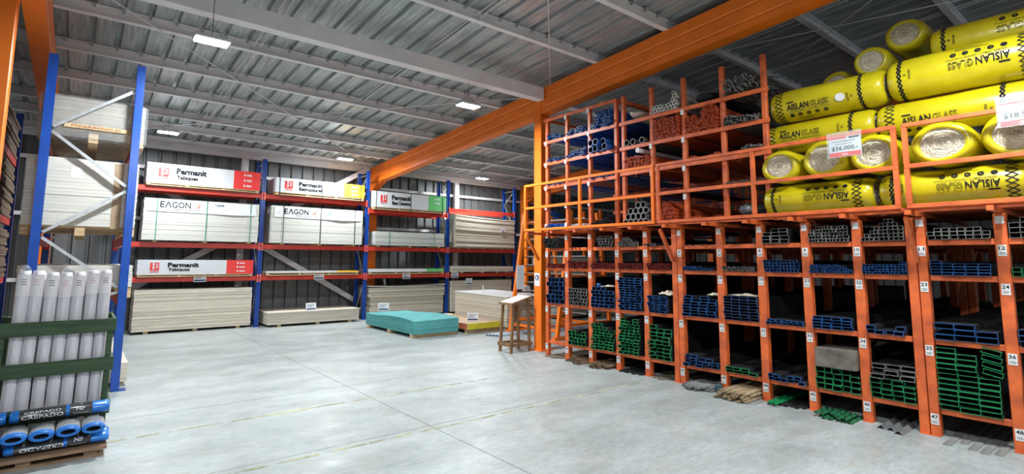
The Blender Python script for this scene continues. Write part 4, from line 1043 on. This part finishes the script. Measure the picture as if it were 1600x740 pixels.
# blue pipes of the left upper section
BPM = mat('blue_pipe', (.02, .10, .30), .45, var=.15); BPB = mat('blue_pipe_body', (.02, .12, .42), .4, var=.08)
B1 = rd_tube(.052, .006, BPM, BPB, L=5.6, n=12); B2 = rd_tube(.108, .008, BPM, BPB, L=5.6, n=18)
def blues(me, d, ya, yb, z0, fn, label, name='blue_pipe', x0=6.5):
    for (y, z) in heap(me, '', '', d, ya, yb, z0, fn, ''):
        place(me, name, x0+random.uniform(-.04, .04), y, z, label, 'pipe', 'heap of '+label)
blues(B1, .052, 7.03, 6.62, 3.83, lambda u: 3.90+.02*math.sin(u*5), 'blue pipe on the uppermost blue pipe shelf, bay beside the orange column')
blues(B1, .052, 6.52, 6.08, 3.83, lambda u: 3.90+.06*u, 'blue pipe on the uppermost blue pipe shelf, middle bay')
blues(B1, .052, 5.98, 5.51, 3.83, lambda u: 3.93+.17*(u > .3)*1.0, 'blue pipe in the tall heap beside the cream film bundle')
blues(B1, .052, 7.03, 6.62, 3.43, lambda u: 3.47, 'blue pipe on the second blue pipe shelf beside the orange column')
blues(B1, .052, 6.52, 6.08, 3.43, lambda u: 3.51+.05*u, 'blue pipe on the second blue pipe shelf, middle bay')
blues(B2, .108, 5.99, 5.51, 3.43, lambda u: 3.62+.05*(u > .2), 'large blue pipe with an open end on the second shelf', 'large_blue_pipe', 6.44)
blues(B1, .052, 7.03, 6.62, 3.0, lambda u: 3.035, 'blue pipe on the third blue pipe shelf beside the orange column')
blues(B1, .052, 5.98, 5.51, 3.0, lambda u: 3.035, 'blue pipe on the third blue pipe shelf below the large open blue pipes')
RDP = rd_tube(.026, .004, mat('pink_pipe', (.60, .20, .14), .5), mat('pink_pipe_b', (.5, .15, .1), .5), L=5, n=8)
for k in range(12): place(RDP, 'pink_pipe', 6.5, 6.48-k*.033, 3.002, 'thin pink ended pipe between the blue pipes on the third shelf', 'pipe', 'thin pink ended pipes')
blues(rd_tube(.04, .005, mat('bright_blue_pipe', (.03, .16, .62), .4), mat('bright_blue_body', (.03, .18, .68), .4), L=5.6, n=10), .04, 7.02, 6.63, 2.187, lambda u: 2.30-.05*abs(u-.5), 'bright blue pipe on the platform level shelf beside the orange column', 'bright_blue_pipe', 6.46)
blob('wrapped_bundle', 6.40, 9.2, 6.50, 6.12, 2.187, .12, mat('white_film', (.62, .64, .68), .3, var=.1, bump=.5, scale=16), 'white film wrapped bundle beside the bright blue pipes', 'bundle', 4, lumps=7)
for (y, z) in heap(None, '', '', .04, 5.97, 5.5, 2.187, lambda u: 2.25+.13*u, ''):
    place(BK, 'black_pipe', 6.46+random.uniform(-.03, .03), y, z, 'black round pipe in the heap left of the large grey pipes behind the railing', 'pipe', 'black pipes left of the large pipes')
# dark soft bundle, wire fixings, wrapped grey stuff on the right upper bays
blob('dark_hose_bundle', 6.5, 8.3, 4.18, 3.68, 3.832, .20, mat('black_sleeve', (.012, .013, .015), .8, var=.3), 'dark bundle on the top shelf between cream pipes and metal hangers', 'bundle', 6, lumps=9)
HG = mat('zinc_steel', (.20, .20, .19), .5, metal=.4, var=.3, scale=30)
def hanger(rnd, L=.55):
    m = mb(HG)
    for k in range(3):
        a = (rnd.uniform(0, .3), rnd.uniform(-.05, .05), rnd.uniform(0, .05)); b_ = (a[0]+L*rnd.uniform(.5, 1), a[1]+rnd.uniform(-.06, .06), a[2]+rnd.uniform(-.02, .07))
        m.bar(a, b_, .022, .006)
        m.bar(a, (a[0]-.05, a[1]+rnd.uniform(-.04, .04), a[2]+.04), .02, .006)
    return m
rnd = random.Random(5); hm = [hanger(rnd).mesh('hanger') for _ in range(6)]
for k in range(44):
    c = k % 11; r = k//11
    o = place(hm[k % 6], 'metal_hanger', 6.48+rnd.uniform(-.04, .06), 3.60-.045*c, 3.835+.043*r+rnd.uniform(0, .01), 'small zinc metal hanger in the tangled heap at the top of the rack', 'hanger', 'tangled metal hangers')
CH = {}
def uprof(w_, h, t, L):
    m = mb(HG).box(0, L, -w_/2, w_/2, 0, t).box(0, L, -w_/2, -w_/2+t, t, h).box(0, L, w_/2-t, w_/2, t, h); return m.mesh('u')
U1 = uprof(.05, .022, .003, 2.6)
for k in range(30):
    c = k % 7; r = k//7
    place(U1, 'metal_stud', 6.46+rnd.uniform(-.03, .1), 3.57-.066*c, 3.433+.026*r, 'thin galvanised stud in the loose stack below the metal hangers', 'stud', 'galvanised studs below the hangers')
for k in range(16):
    c = k % 4; r = k//4
    place(U1, 'metal_stud', 6.46+rnd.uniform(-.03, .1), 3.33-.066*c, 3.033+.026*r, 'thin galvanised stud lying on the third shelf next to the yellow rolls', 'stud', 'galvanised studs next to the yellow rolls')
for k in range(9): place(U1, 'metal_stud', 6.46+rnd.uniform(-.05, .1), 3.57-.06*k, 2.662, 'thin galvanised stud on the fourth shelf behind the railing', 'stud', 'galvanised studs on the fourth shelf')
blob('wrapped_bundle', 6.45, 8.6, 3.59, 3.14, 2.187, .26, mat('dark_film', (.10, .105, .11), .2, var=.3, bump=.9, scale=18, spec=.8), 'dark plastic wrapped bundle behind the railing next to the yellow rolls', 'bundle', 8, lumps=8)
for k in range(12): place(RD, 'red_flat_tube', 6.5, 4.70-.052*(k % 8), 2.662+.024*(k//8), 'reddish flat tube on the fourth shelf behind the railing', 'tube', 'reddish tubes on the fourth shelf')
# --- things on the ground under the lowest shelf
DKG = mat('green_angle_paint', (.012, .13, .05), .6, var=.4, scale=14)
def ground(n, ya, yb, mk, name, label, cat, group, xs_=(6.25, 6.45), z=.0015, rows_=1, dz=.03, L=4.5):
    mes = [mk(L*random.uniform(.8, 1)).mesh(name) for _ in range(3)]
    for r in range(rows_):
        for k in range(n-r):
            y = ya-(ya-yb)*(k+.5+.5*r)/n
            if any(p-.085 < y < p+(.17 if q in (5, 10) else .085) for q, p in enumerate(PY)): continue
            place(mes[(k+r) % 3], name, random.uniform(*xs_), y, z+r*dz, label, cat, group)
OLDW = mat('old_timber', (.16, .13, .085), .85, var=.3, scale=9, stretch=(.5, 5, 5), rand=.3)
fl = lambda w_, h: (lambda L: mb(OLDW).box(0, L, -w_/2, w_/2, 0, h))
ang = lambda mt, w_: (lambda L: mb(mt).prism([(-w_, 0), (-w_+.004, 0), (0, w_-.006), (w_-.004, 0), (w_, 0), (0, w_)], lambda u, v, d: (d, u, v), 0, L))
rdm = lambda mt, r: (lambda L: mb(mt).cyl((0, 0, r), (L, 0, r), r, 8))
ground(6, 7.02, 6.64, fl(.055, .012), 'timber_batten', 'dark timber batten on the ground right beside the orange column', 'timber', 'battens beside the column', (6.40, 6.46))
ground(12, 6.50, 5.50, ang(RUSTY, .034), 'rusty_angle', 'rusty brown steel angle sticking out on the ground under compartments 26 and 27', 'angle', 'rusty angles on the ground', (6.28, 6.42), L=4)
ground(11, 6.44, 5.56, ang(RUSTY, .030), 'rusty_angle', 'rusty brown steel angle in the second layer under compartments 26 and 27', 'angle', 'rusty angles second layer', (6.30, 6.46), z=.036, L=4)
ground(7, 5.40, 4.98, ang(STEEL, .026), 'dark_angle', 'dark steel angle on the ground under compartment 28', 'angle', 'dark angles under 28', (6.38, 6.5))
ground(9, 4.86, 4.42, fl(.036, .008), 'flat_bar', 'dark flat bar on the ground under compartment 29', 'bar', 'flat bars under 29', (6.44, 6.54))
ground(13, 4.25, 3.82, rdm(mat('grey_bar', (.16, .165, .16), .5, var=.3, rand=.3), .014), 'grey_bar', 'grey round bar on the ground under compartment 30', 'bar', 'round bars under 30', (6.22, 6.42), rows_=2, dz=.025)
TAN = mat('tan_rusty_rod', (.34, .24, .13), .65, var=.3, scale=15, rand=.35)
ground(14, 3.67, 3.24, rdm(TAN, .0145), 'tan_rod', 'tan rusty rod in the bundle on the ground under compartment 31', 'rod', 'tan rods under 31', (6.12, 6.30), rows_=4, dz=.0265)
ground(7, 3.14, 2.74, ang(STEEL, .022), 'dark_angle', 'dark steel angle on the ground under compartment 32', 'angle', 'dark angles under 32', (6.36, 6.5))
ground(2, 3.12, 2.98, ang(GREEN, .025), 'green_angle', 'short green tipped angle on the ground under compartment 32', 'angle', 'green tipped angles under 32', (6.30, 6.36), z=.03)
ground(7, 2.62, 2.20, ang(DKG, .024), 'green_angle', 'green painted angle on the ground under the compartment with the weathered board', 'angle', 'green angles under 33', (6.24, 6.36), L=.45)
ground(6, 2.60, 2.24, ang(DKG, .021), 'green_angle', 'green painted angle in the upper layer under the weathered board compartment', 'angle', 'green angles under 33 upper', (6.22, 6.38), z=.033, L=.4)
ground(4, 2.02, 1.68, ang(mat('grey_angle', (.22, .23, .23), .5, metal=.3, var=.25), .038), 'grey_angle', 'large grey steel angle on the ground under compartment 34', 'angle', 'grey angles under 34', (6.26, 6.36))
ground(5, 1.48, 1.04, lambda L: mb(mat('grey_flat', (.24, .24, .22), .6, var=.2)).box(0, L, -.03, .03, 0, .006), 'flat_bar', 'grey flat bar on the ground under compartment 35', 'bar', 'flat bars under 35', (6.22, 6.46))
ground(3, .9, .5, lambda L: mb(RUSTY).box(0, L, -.04, .04, 0, .012), 'flat_bar', 'rusty flat bar on the ground under compartment 36', 'bar', 'flat bars under 36', (6.3, 6.4))
m = mb(mat('dark_teal_plastic', (.03, .07, .09), .6)); 
m.loft([[(6.44+dx, 3.78+math.cos(2*PI*k/16)*r_q, .052+math.sin(2*PI*k/16)*r_q) for k in range(16)] for dx, r_q in ((.0, .03), (0, .048), (.05, .05), (.055, .03))])
tag(obj('tape_roll', m), 'small dark round roll on the floor beside the post marked 43', 'roll')
# long bluish tubes lying on the floor behind the column
LT = sq_tube(.07, .04, .004, mat('galv_blue', (.46, .54, .64), .5), mat('galv_blue', (.36, .42, .50)), L=4.6)
for k in range(4):
    o = place(LT, 'galvanised_tube', 7.1+.03*k, 9.64-.078*k, .0015, 'long galvanised tube lying on the floor behind the wooden stand', 'tube', 'long tubes on the floor behind the stand')
# ================================================================== A-FRAME BAR RACK AND FAR RACK BEHIND THE COLUMN
af = thing('bar_rack', 'orange A-frame rack with many rungs behind the wooden stand', 'rack', (8.7, 0, 0))
for y in (9.75, 8.2):
    obj('leg', mb(ORANGE).bar((-.85, y, .02), (-.42, y, 2.75), .075), af); obj('leg', mb(ORANGE).bar((.85, y, .02), (.42, y, 2.75), .075), af)
    obj('foot', mb(ORANGE).box(-.95, .95, y-.045, y+.045, .0, .07).box(-.80, .80, y-.03, y+.03, .26, .32), af)
    for k in range(11):
        z = .50+k*.205; hw = .85-.43*z/2.75-.03
        obj('rung', mb(ORANGE if k in (4, 7, 10) else RUSTY).bar((-hw, y, z), (hw, y, z), .05 if k in (4, 7, 10) else .022), af)
obj('tie', mb(ORANGE).bar((-.83, 9.71, .2), (-.83, 8.24, .2), .05).bar((.83, 9.71, .2), (.83, 8.24, .2), .05), af)
for k in range(11):
    z = .50+k*.205
    for q in range(2 if k % 3 else 1):
        tag(obj('steel_bar', mb(RUSTY if q else GALV).box(8.55-.012+.22*q, 8.55+.012+.22*q, 8.02, 9.95, z+(.027 if k in (4, 7, 10) else .013), z+(.049 if k in (4, 7, 10) else .035))), 'steel bar resting across the rungs of the orange A-frame rack', 'bar', 'bars on the orange A-frame rack')
wb = tag(obj('notice_board', mb(PAPER).box(-.11, .11, -.008, .008, 0, .56, .004), None, (8.10, 9.69, .98), (0, 0, -.1)), 'tall narrow white board hanging on the orange A-frame rack', 'board')
m = mb(mat('grey_print', (.45, .46, .46), .6))
for k in range(6): quad(m, lambda u, v: (u, -.0095, v), -.09, .08, .07+.075*k, .076+.075*k)
obj('printing', m, wb)
fr = thing('storage_rack', 'far orange storage rack carrying blue and white bundles behind the tubes', 'rack', (0, 0, 0))
for x in (11.75, 14.6):
    for y in (12.95, 13.75): obj('upright', mb(ORANGE).box(x-.05, x+.05, y-.05, y+.05, 0, 3.5, .005), fr)
for z in (1.45, 2.45, 3.05):
    for y in (12.95, 13.75): obj('beam', mb(ORANGE).box(11.81, 14.54, y-.03, y+.03, z-.13, z), fr)
blob('wrapped_bundle', 11.9, 13.0, 13.7, 13.0, 3.052, .30, mat('blue_film', (.02, .16, .60), .3, var=.2, bump=.6, scale=8), 'blue film wrapped bundle on the far orange storage rack', 'bundle', 14)
blob('wrapped_bundle', 13.1, 14.4, 13.7, 13.0, 2.452, .50, mat('white_film', (.62, .64, .68)), 'lumpy white film wrapped bundle on the far orange storage rack', 'bundle', 15)
sheets(9, 12.0, 14.4, 12.95, 13.75, 1.452, .04, PLYW, .01, name='plywood_sheet', label='pale sheet on the low beam of the far orange storage rack', group='sheets on the far storage rack')
bearers((10.9, 12.4), 10.9, 12.1, .001, .08, None, 'wooden bearer under the far pale stack behind the tube rack', 'bearers under the far pale stack')
sheets(16, 10.6, 12.9, 10.9, 12.1, .082, .03, PLYW, .02, name='plywood_sheet', label='pale sheet in the far stack seen between the orange posts', group='far pale stack')
# ================================================================== WOODEN STAND
WDK = mat('brown_wood', (.24, .13, .055), .6, var=.2, scale=6, stretch=(3, 3, .6), bump=.15)
st = thing('wooden_stand', 'brown wooden lectern stand with sloping paper covered top', 'stand', (6.35, 7.74, 0))
legs = [(-.22, .17), (-.24, -.18), (.21, -.17), (.23, .18)]
tops = [(-.17, .15, .86), (-.17, -.15, .86), (.17, -.15, .955), (.17, .15, .955)]
for (a, c), (d, e, h) in zip(legs, tops): obj('leg', mb(WDK).bar((a, c, 0), (d, e, h), .042, .042), st)
for s in (-1, 1):
    obj('rail', mb(WDK).bar((-.26, s*.185, .14), (.26, s*.185, .14), .022, .06), st)
    obj('rail', mb(WDK).bar((s*.235, -.18, .14), (s*.235, .18, .14), .022, .06), st)
obj('top', mb(WDK).prism([(-.24, .845), (.24, .965), (.24, 1.0), (-.24, .88)], lambda u, v, d: (u, d, v), -.20, .20), st)
pp = tag(obj('paper_sheet', mb(PAPER).prism([(-.215, .8885), (.215, .996), (.215, .999), (-.215, .8915)], lambda u, v, d: (6.35+u, 7.74+d, v), -.17, .17)), 'white sheet of paper lying on the wooden stand top', 'paper')
obj('bag', mb(mat('brown_bag', (.14, .09, .06), .7)).box(.12, .21, .172, .20, .52, .82), st)
# ================================================================== YELLOW INSULATION ROLLS
YEL = mat('yellow_film', (.53, .44, .006), .27, var=.05, scale=5, bump=.3, spec=.6, dark=(.44, .36, .005))
def woolmat():
    m = bpy.data.materials.new('glass_wool'); m.use_nodes = True; nt = m.node_tree; b = nt.nodes['Principled BSDF']; b.inputs['Roughness'].default_value = .95
    tc = nt.nodes.new('ShaderNodeTexCoord'); wv = nt.nodes.new('ShaderNodeTexWave'); wv.wave_type = 'RINGS'; wv.rings_direction = 'Y'
    wv.inputs['Scale'].default_value = 13; wv.inputs['Distortion'].default_value = 9; wv.inputs['Detail'].default_value = 4; wv.inputs['Detail Scale'].default_value = 2.5
    nt.links.new(tc.outputs['Object'], wv.inputs['Vector'])
    r = nt.nodes.new('ShaderNodeValToRGB'); r.color_ramp.elements[0].color = (.58, .49, .32, 1); r.color_ramp.elements[1].color = (.88, .80, .62, 1)
    nt.links.new(wv.outputs[0], r.inputs[0]); nt.links.new(r.outputs[0], b.inputs['Base Color'])
    nz = nt.nodes.new('ShaderNodeTexNoise'); nz.inputs['Scale'].default_value = 40; nt.links.new(tc.outputs['Object'], nz.inputs['Vector'])
    bp = nt.nodes.new('ShaderNodeBump'); bp.inputs['Strength'].default_value = .7; bp.inputs['Distance'].default_value = .03
    ad = nt.nodes.new('ShaderNodeMath'); nt.links.new(wv.outputs[0], ad.inputs[0]); nt.links.new(nz.outputs[0], ad.inputs[1]); nt.links.new(ad.outputs[0], bp.inputs['Height']); nt.links.new(bp.outputs[0], b.inputs['Normal'])
    return m
WOOL = woolmat()
def roll(loc, L, a, b_, rz, label, group, text=0, lump=0, seed=0, spin=0):
    """roll with axis along local Y, from y=0 (open end towards viewer when rz=pi/2) ; a,b_ half axes"""
    t = thing('insulation_roll', label, 'insulation roll', loc, rz, group); rnd = random.Random(seed); n = 36
    ph = [rnd.uniform(0, 6) for _ in range(4)]
    def ring(y, q, wob=1):
        out = []
        for k in range(n):
            th = 2*PI*k/n; w_ = 1+wob*(.012*math.sin(3*th+ph[0]+y*4)+.010*math.sin(5*th+ph[1]-y*7))
            out.append((math.cos(th)*a*q*w_, y, math.sin(th)*b_*q*w_))
        return out
    prof = [(.04, .64), (.008, .67), (-.004, .76), (.012, .88), (.05, .97), (.10, 1.0), (L*.3, 1.0), (L*.5, .99), (L*.7, 1.0), (L-.10, 1.0), (L-.05, .97), (L-.012, .88), (L+.004, .76), (L-.008, .67), (L-.04, .64)]
    obj('film_wrap', mb(YEL).loft([ring(y, q) for y, q in prof], cap0=False, cap1=False), t)
    for e, s in ((.014, 1), (L-.014, -1)):
        m = mb(WOOL); rings = []
        for q in (.70, .6, .5, .4, .3, .2, .1, .02):
            rings.append([(x+rnd.uniform(-.002, .002), y+s*(-.012*math.sin(q*40)+rnd.uniform(-.004, .004)), z+rnd.uniform(-.002, .002)) for x, y, z in ring(e, q, 0)])
        m.loft(rings, cap0=False, cap1=True); obj('glass_wool', m, t)
    if text:
        # surface map: u along +y_world direction of the text, v around the girth; zero at the side facing the aisle
        sgn = 1
        def surf(u, v, lift=.0035):
            th = PI-v/((a+b_)/2)+spin
            return (math.cos(th)*(a*1.02+lift), L-u, math.sin(th)*(b_*1.02+lift))
        up_ = text < 0
        m = mb(INK); f = lambda u, v: surf(u, v)
        k = -1 if up_ else 1
        cu = L*.38 if not up_ else L*.60
        c0 = cu
        put_text(m, 'AISLAN', f, c0-k*.125, .01*k, .078, .018, .25, flip=up_)
        obj('brand_lettering', m, t)
        m = mb(INK); put_text(m, 'GLASS', f, c0+k*.115, .01*k, .074, .020, .20, flip=up_)
        m.use(YEL); vs, fs, W, Hh = text2d('GLASS', False, -.022)
        kk = -1 if up_ else 1
        m.add([surf(c0+k*.115+kk*x*.198/W*.985, .01*k+kk*y*.072/Hh, .0048) for x, y in vs], fs)
        m.use(INK)
        put_text(m, 'AISLANTE TERMICO Y ABSORBENTE ACUSTICO', f, c0+k*.0, -.050*k, .017, .004, .46, flip=up_)
        obj('lettering', m, t)
        m = mb(INK)
        quad(m, f, c0-k*.205-.04, c0-k*.205+.04, .070*k-.0075, .070*k+.0075)
        for q in range(5):
            uc = c0-k*(.21-.095*q); vc = -.100*k
            pts = [(uc+math.cos(2*PI*j/10)*.026, vc+math.sin(2*PI*j/10)*.024) for j in range(10)]
            inn = [(uc+math.cos(2*PI*j/10)*.011*(q > 0), vc+math.sin(2*PI*j/10)*.010*(q > 0)) for j in range(10)]
            m.add([f(*p) for p in pts]+[f(*p) for p in inn], [(j, (j+1) % 10, 10+(j+1) % 10, 10+j) for j in range(10)])
            if q: quad(m, f, uc-.012, uc+.006, vc-.003, vc+.003); quad(m, f, uc-k*.0-.0445, uc-.0425, vc-.018, vc+.018)
        for q in range(3): quad(m, f, c0-.16, c0+.10-.05*q, -k*(.150+.018*q)-.0022, -k*(.150+.018*q)+.0022)
        obj('pictograms', m, t)
        m = mb(INK); e_u = (L*.72) if not up_ else .21
        g_ = lambda u, v: surf(e_u+v, -u) if not up_ else surf(e_u-v, u)
        put_text(m, 'VOLCAN', g_, 0, 0, .022, .02, .10); put_text(m, 'XX', g_, 0, .04, .024, .02, .028)
        obj('maker_lettering', m, t)
        # diamond lattice bands at both ends
        for ub, wd in ((L*.10 if not up_ else L*.88, .10), (L*.82 if not up_ else .12, .05)):
            m = mb(INK); st_ = .052; nv = int(.42/st_)
            for q in range(-nv, nv):
                vc = q*st_; 
                for s1 in (-1, 1):
                    p = [(-wd/2, 0), (-wd/2+.017, 0), (wd/2, st_*.999), (wd/2-.017, st_*.999)] if s1 > 0 else [(wd/2, 0), (wd/2-.017, 0), (-wd/2, st_*.999), (-wd/2+.017, st_*.999)]
                    m.add([surf(ub+x, vc+y) for x, y in p], [(0, 1, 2, 3)])
            obj('lattice_band', m, t)
    return t
G = 'yellow insulation rolls on the platform'
ZP = 2.201
# bottom layer: axis along Y
roll((6.62, 1.93, ZP+.185), 1.15, .215, .183, 0, 'lowest yellow roll behind the railing, leftmost, lettering upside down', G, -1, seed=1)
roll((6.62, .70, ZP+.185), 1.17, .215, .183, 0, 'lowest yellow roll behind the railing right of the double railing post', G, -1, seed=2)
roll((7.08, 1.9, ZP+.185), 1.15, .215, .183, 0, 'hidden yellow roll deeper on the platform in the lowest layer', G, 0, seed=21)
roll((7.08, .68, ZP+.185), 1.15, .215, .183, 0, 'hidden yellow roll deeper on the platform behind the right lowest one', G, 0, seed=22)
# second layer: ends facing the aisle (axis along X)
z2 = ZP+.37
for i, (y, a, b_) in enumerate(((2.83, .225, .195), (2.345, .235, .215), (1.868, .230, .205), (1.30, .262, .215), (.765, .262, .22))):
    lb = ('leftmost yellow roll showing its wool end', 'second yellow roll end from the left, under the $36.000 card', 'third yellow roll end from the left, beside the double railing post', 'wide oval yellow roll end right of the double railing post', 'yellow roll end at the right picture edge under the $18.9 card')[i]
    roll((6.32, y, z2+b_-.012*0+.003), 1.15, a, b_, -PI/2, lb, 'yellow roll ends facing the aisle', 0, seed=10+i)
z3 = z2+.435
roll((6.90, 1.96, z3+.19), 1.23, .2, .185, 0, 'yellow roll lying on the row of roll ends, below the roll with round sticker', G, 1, seed=3, spin=-.0)
roll((6.90, .66, z3+.19), 1.27, .2, .185, 0, 'yellow roll lying directly on the row of roll ends, right one', G, 1, seed=4, spin=.35)
z4 = z3+.385
stk = roll((6.86, 1.83, z4+.205), 1.23, .215, .2, 0, 'upper yellow roll with round white sticker', G, 1, seed=5, spin=.35)
obj('round_sticker', mb(PAPER).add([(-.224*math.cos(.14*math.sin(2*PI*k/20)*1.6-.3)-.002, .42+math.cos(2*PI*k/20)*.052, .21*math.sin(.14*math.sin(2*PI*k/20)*1.6-.3)) for k in range(20)], [list(range(20))]), stk)
roll((6.86, .55, z4+.222), 1.24, .235, .22, 0, 'upper yellow roll at the right with large upside down lettering', G, -1, seed=6)
z5 = z4+.405
roll((7.25, .20, z5+.21), 1.28, .21, .205, 0, 'topmost long yellow roll at the upper right corner', G, -1, seed=7)
for i, (y, z, a, b_, x) in enumerate(((2.50, 3.87, .21, .20, 7.30), (2.045, 4.0, .19, .185, 7.05), (1.71, 4.235, .205, .185, 7.10))):
    roll((x, y, z+.0), 1.1, a, b_, -PI/2, ('roll end half hidden behind the roll with round sticker', 'middle one of the three highest roll ends', 'highest yellow roll end near the roof')[i], 'highest yellow roll ends', 0, seed=30+i)
# price signs hanging from the railing
def sign(y, z, big, label, rx=0):
    t = tag(obj('price_sign', mb(PAPER).box(-.003, .003, -.15, .15, -.105, .105), None, (6.165, y, z), (rx, 0, 0)), label, 'price sign', 'price signs on the railing')
    fn = lambda u, v: (-.0042, -u, v)
    m = mb(REDINK); quad(m, fn, -.148, .148, -.103, -.058); quad(m, fn, -.148, .02, .086, .103); obj('red_band', m, t)
    m = mb(WHINK); put_text(m, 'c/iva', lambda u, v: (-.0052, -u, v), 0, -.08, .022, 0); obj('band_lettering', m, t)
    m = mb(INK); put_text(m, big, fn, 0, -.018, .052, .02, .25); put_text(m, 'LANA DE VIDRIO 50MM', fn, -.01, .058, .016, 0, .22); put_text(m, 'AISLANGLASS', fn, -.01, .03, .012, 0, .16)
    quad(m, fn, .04, .14, .082, .1); obj('lettering', m, t)
    FC = mat('clear_film', (0, 0, 0)); obj('sleeve', mb(FC).box(-.005, -.0035, -.16, .17, -.11, .16), t)
sign(2.07, 2.86, '$36.000.-', 'price sign reading $36.000.- hanging from the top rail')
sign(.70, 2.93, '$18.990.-', 'price sign beginning $18.9 at the right picture edge')
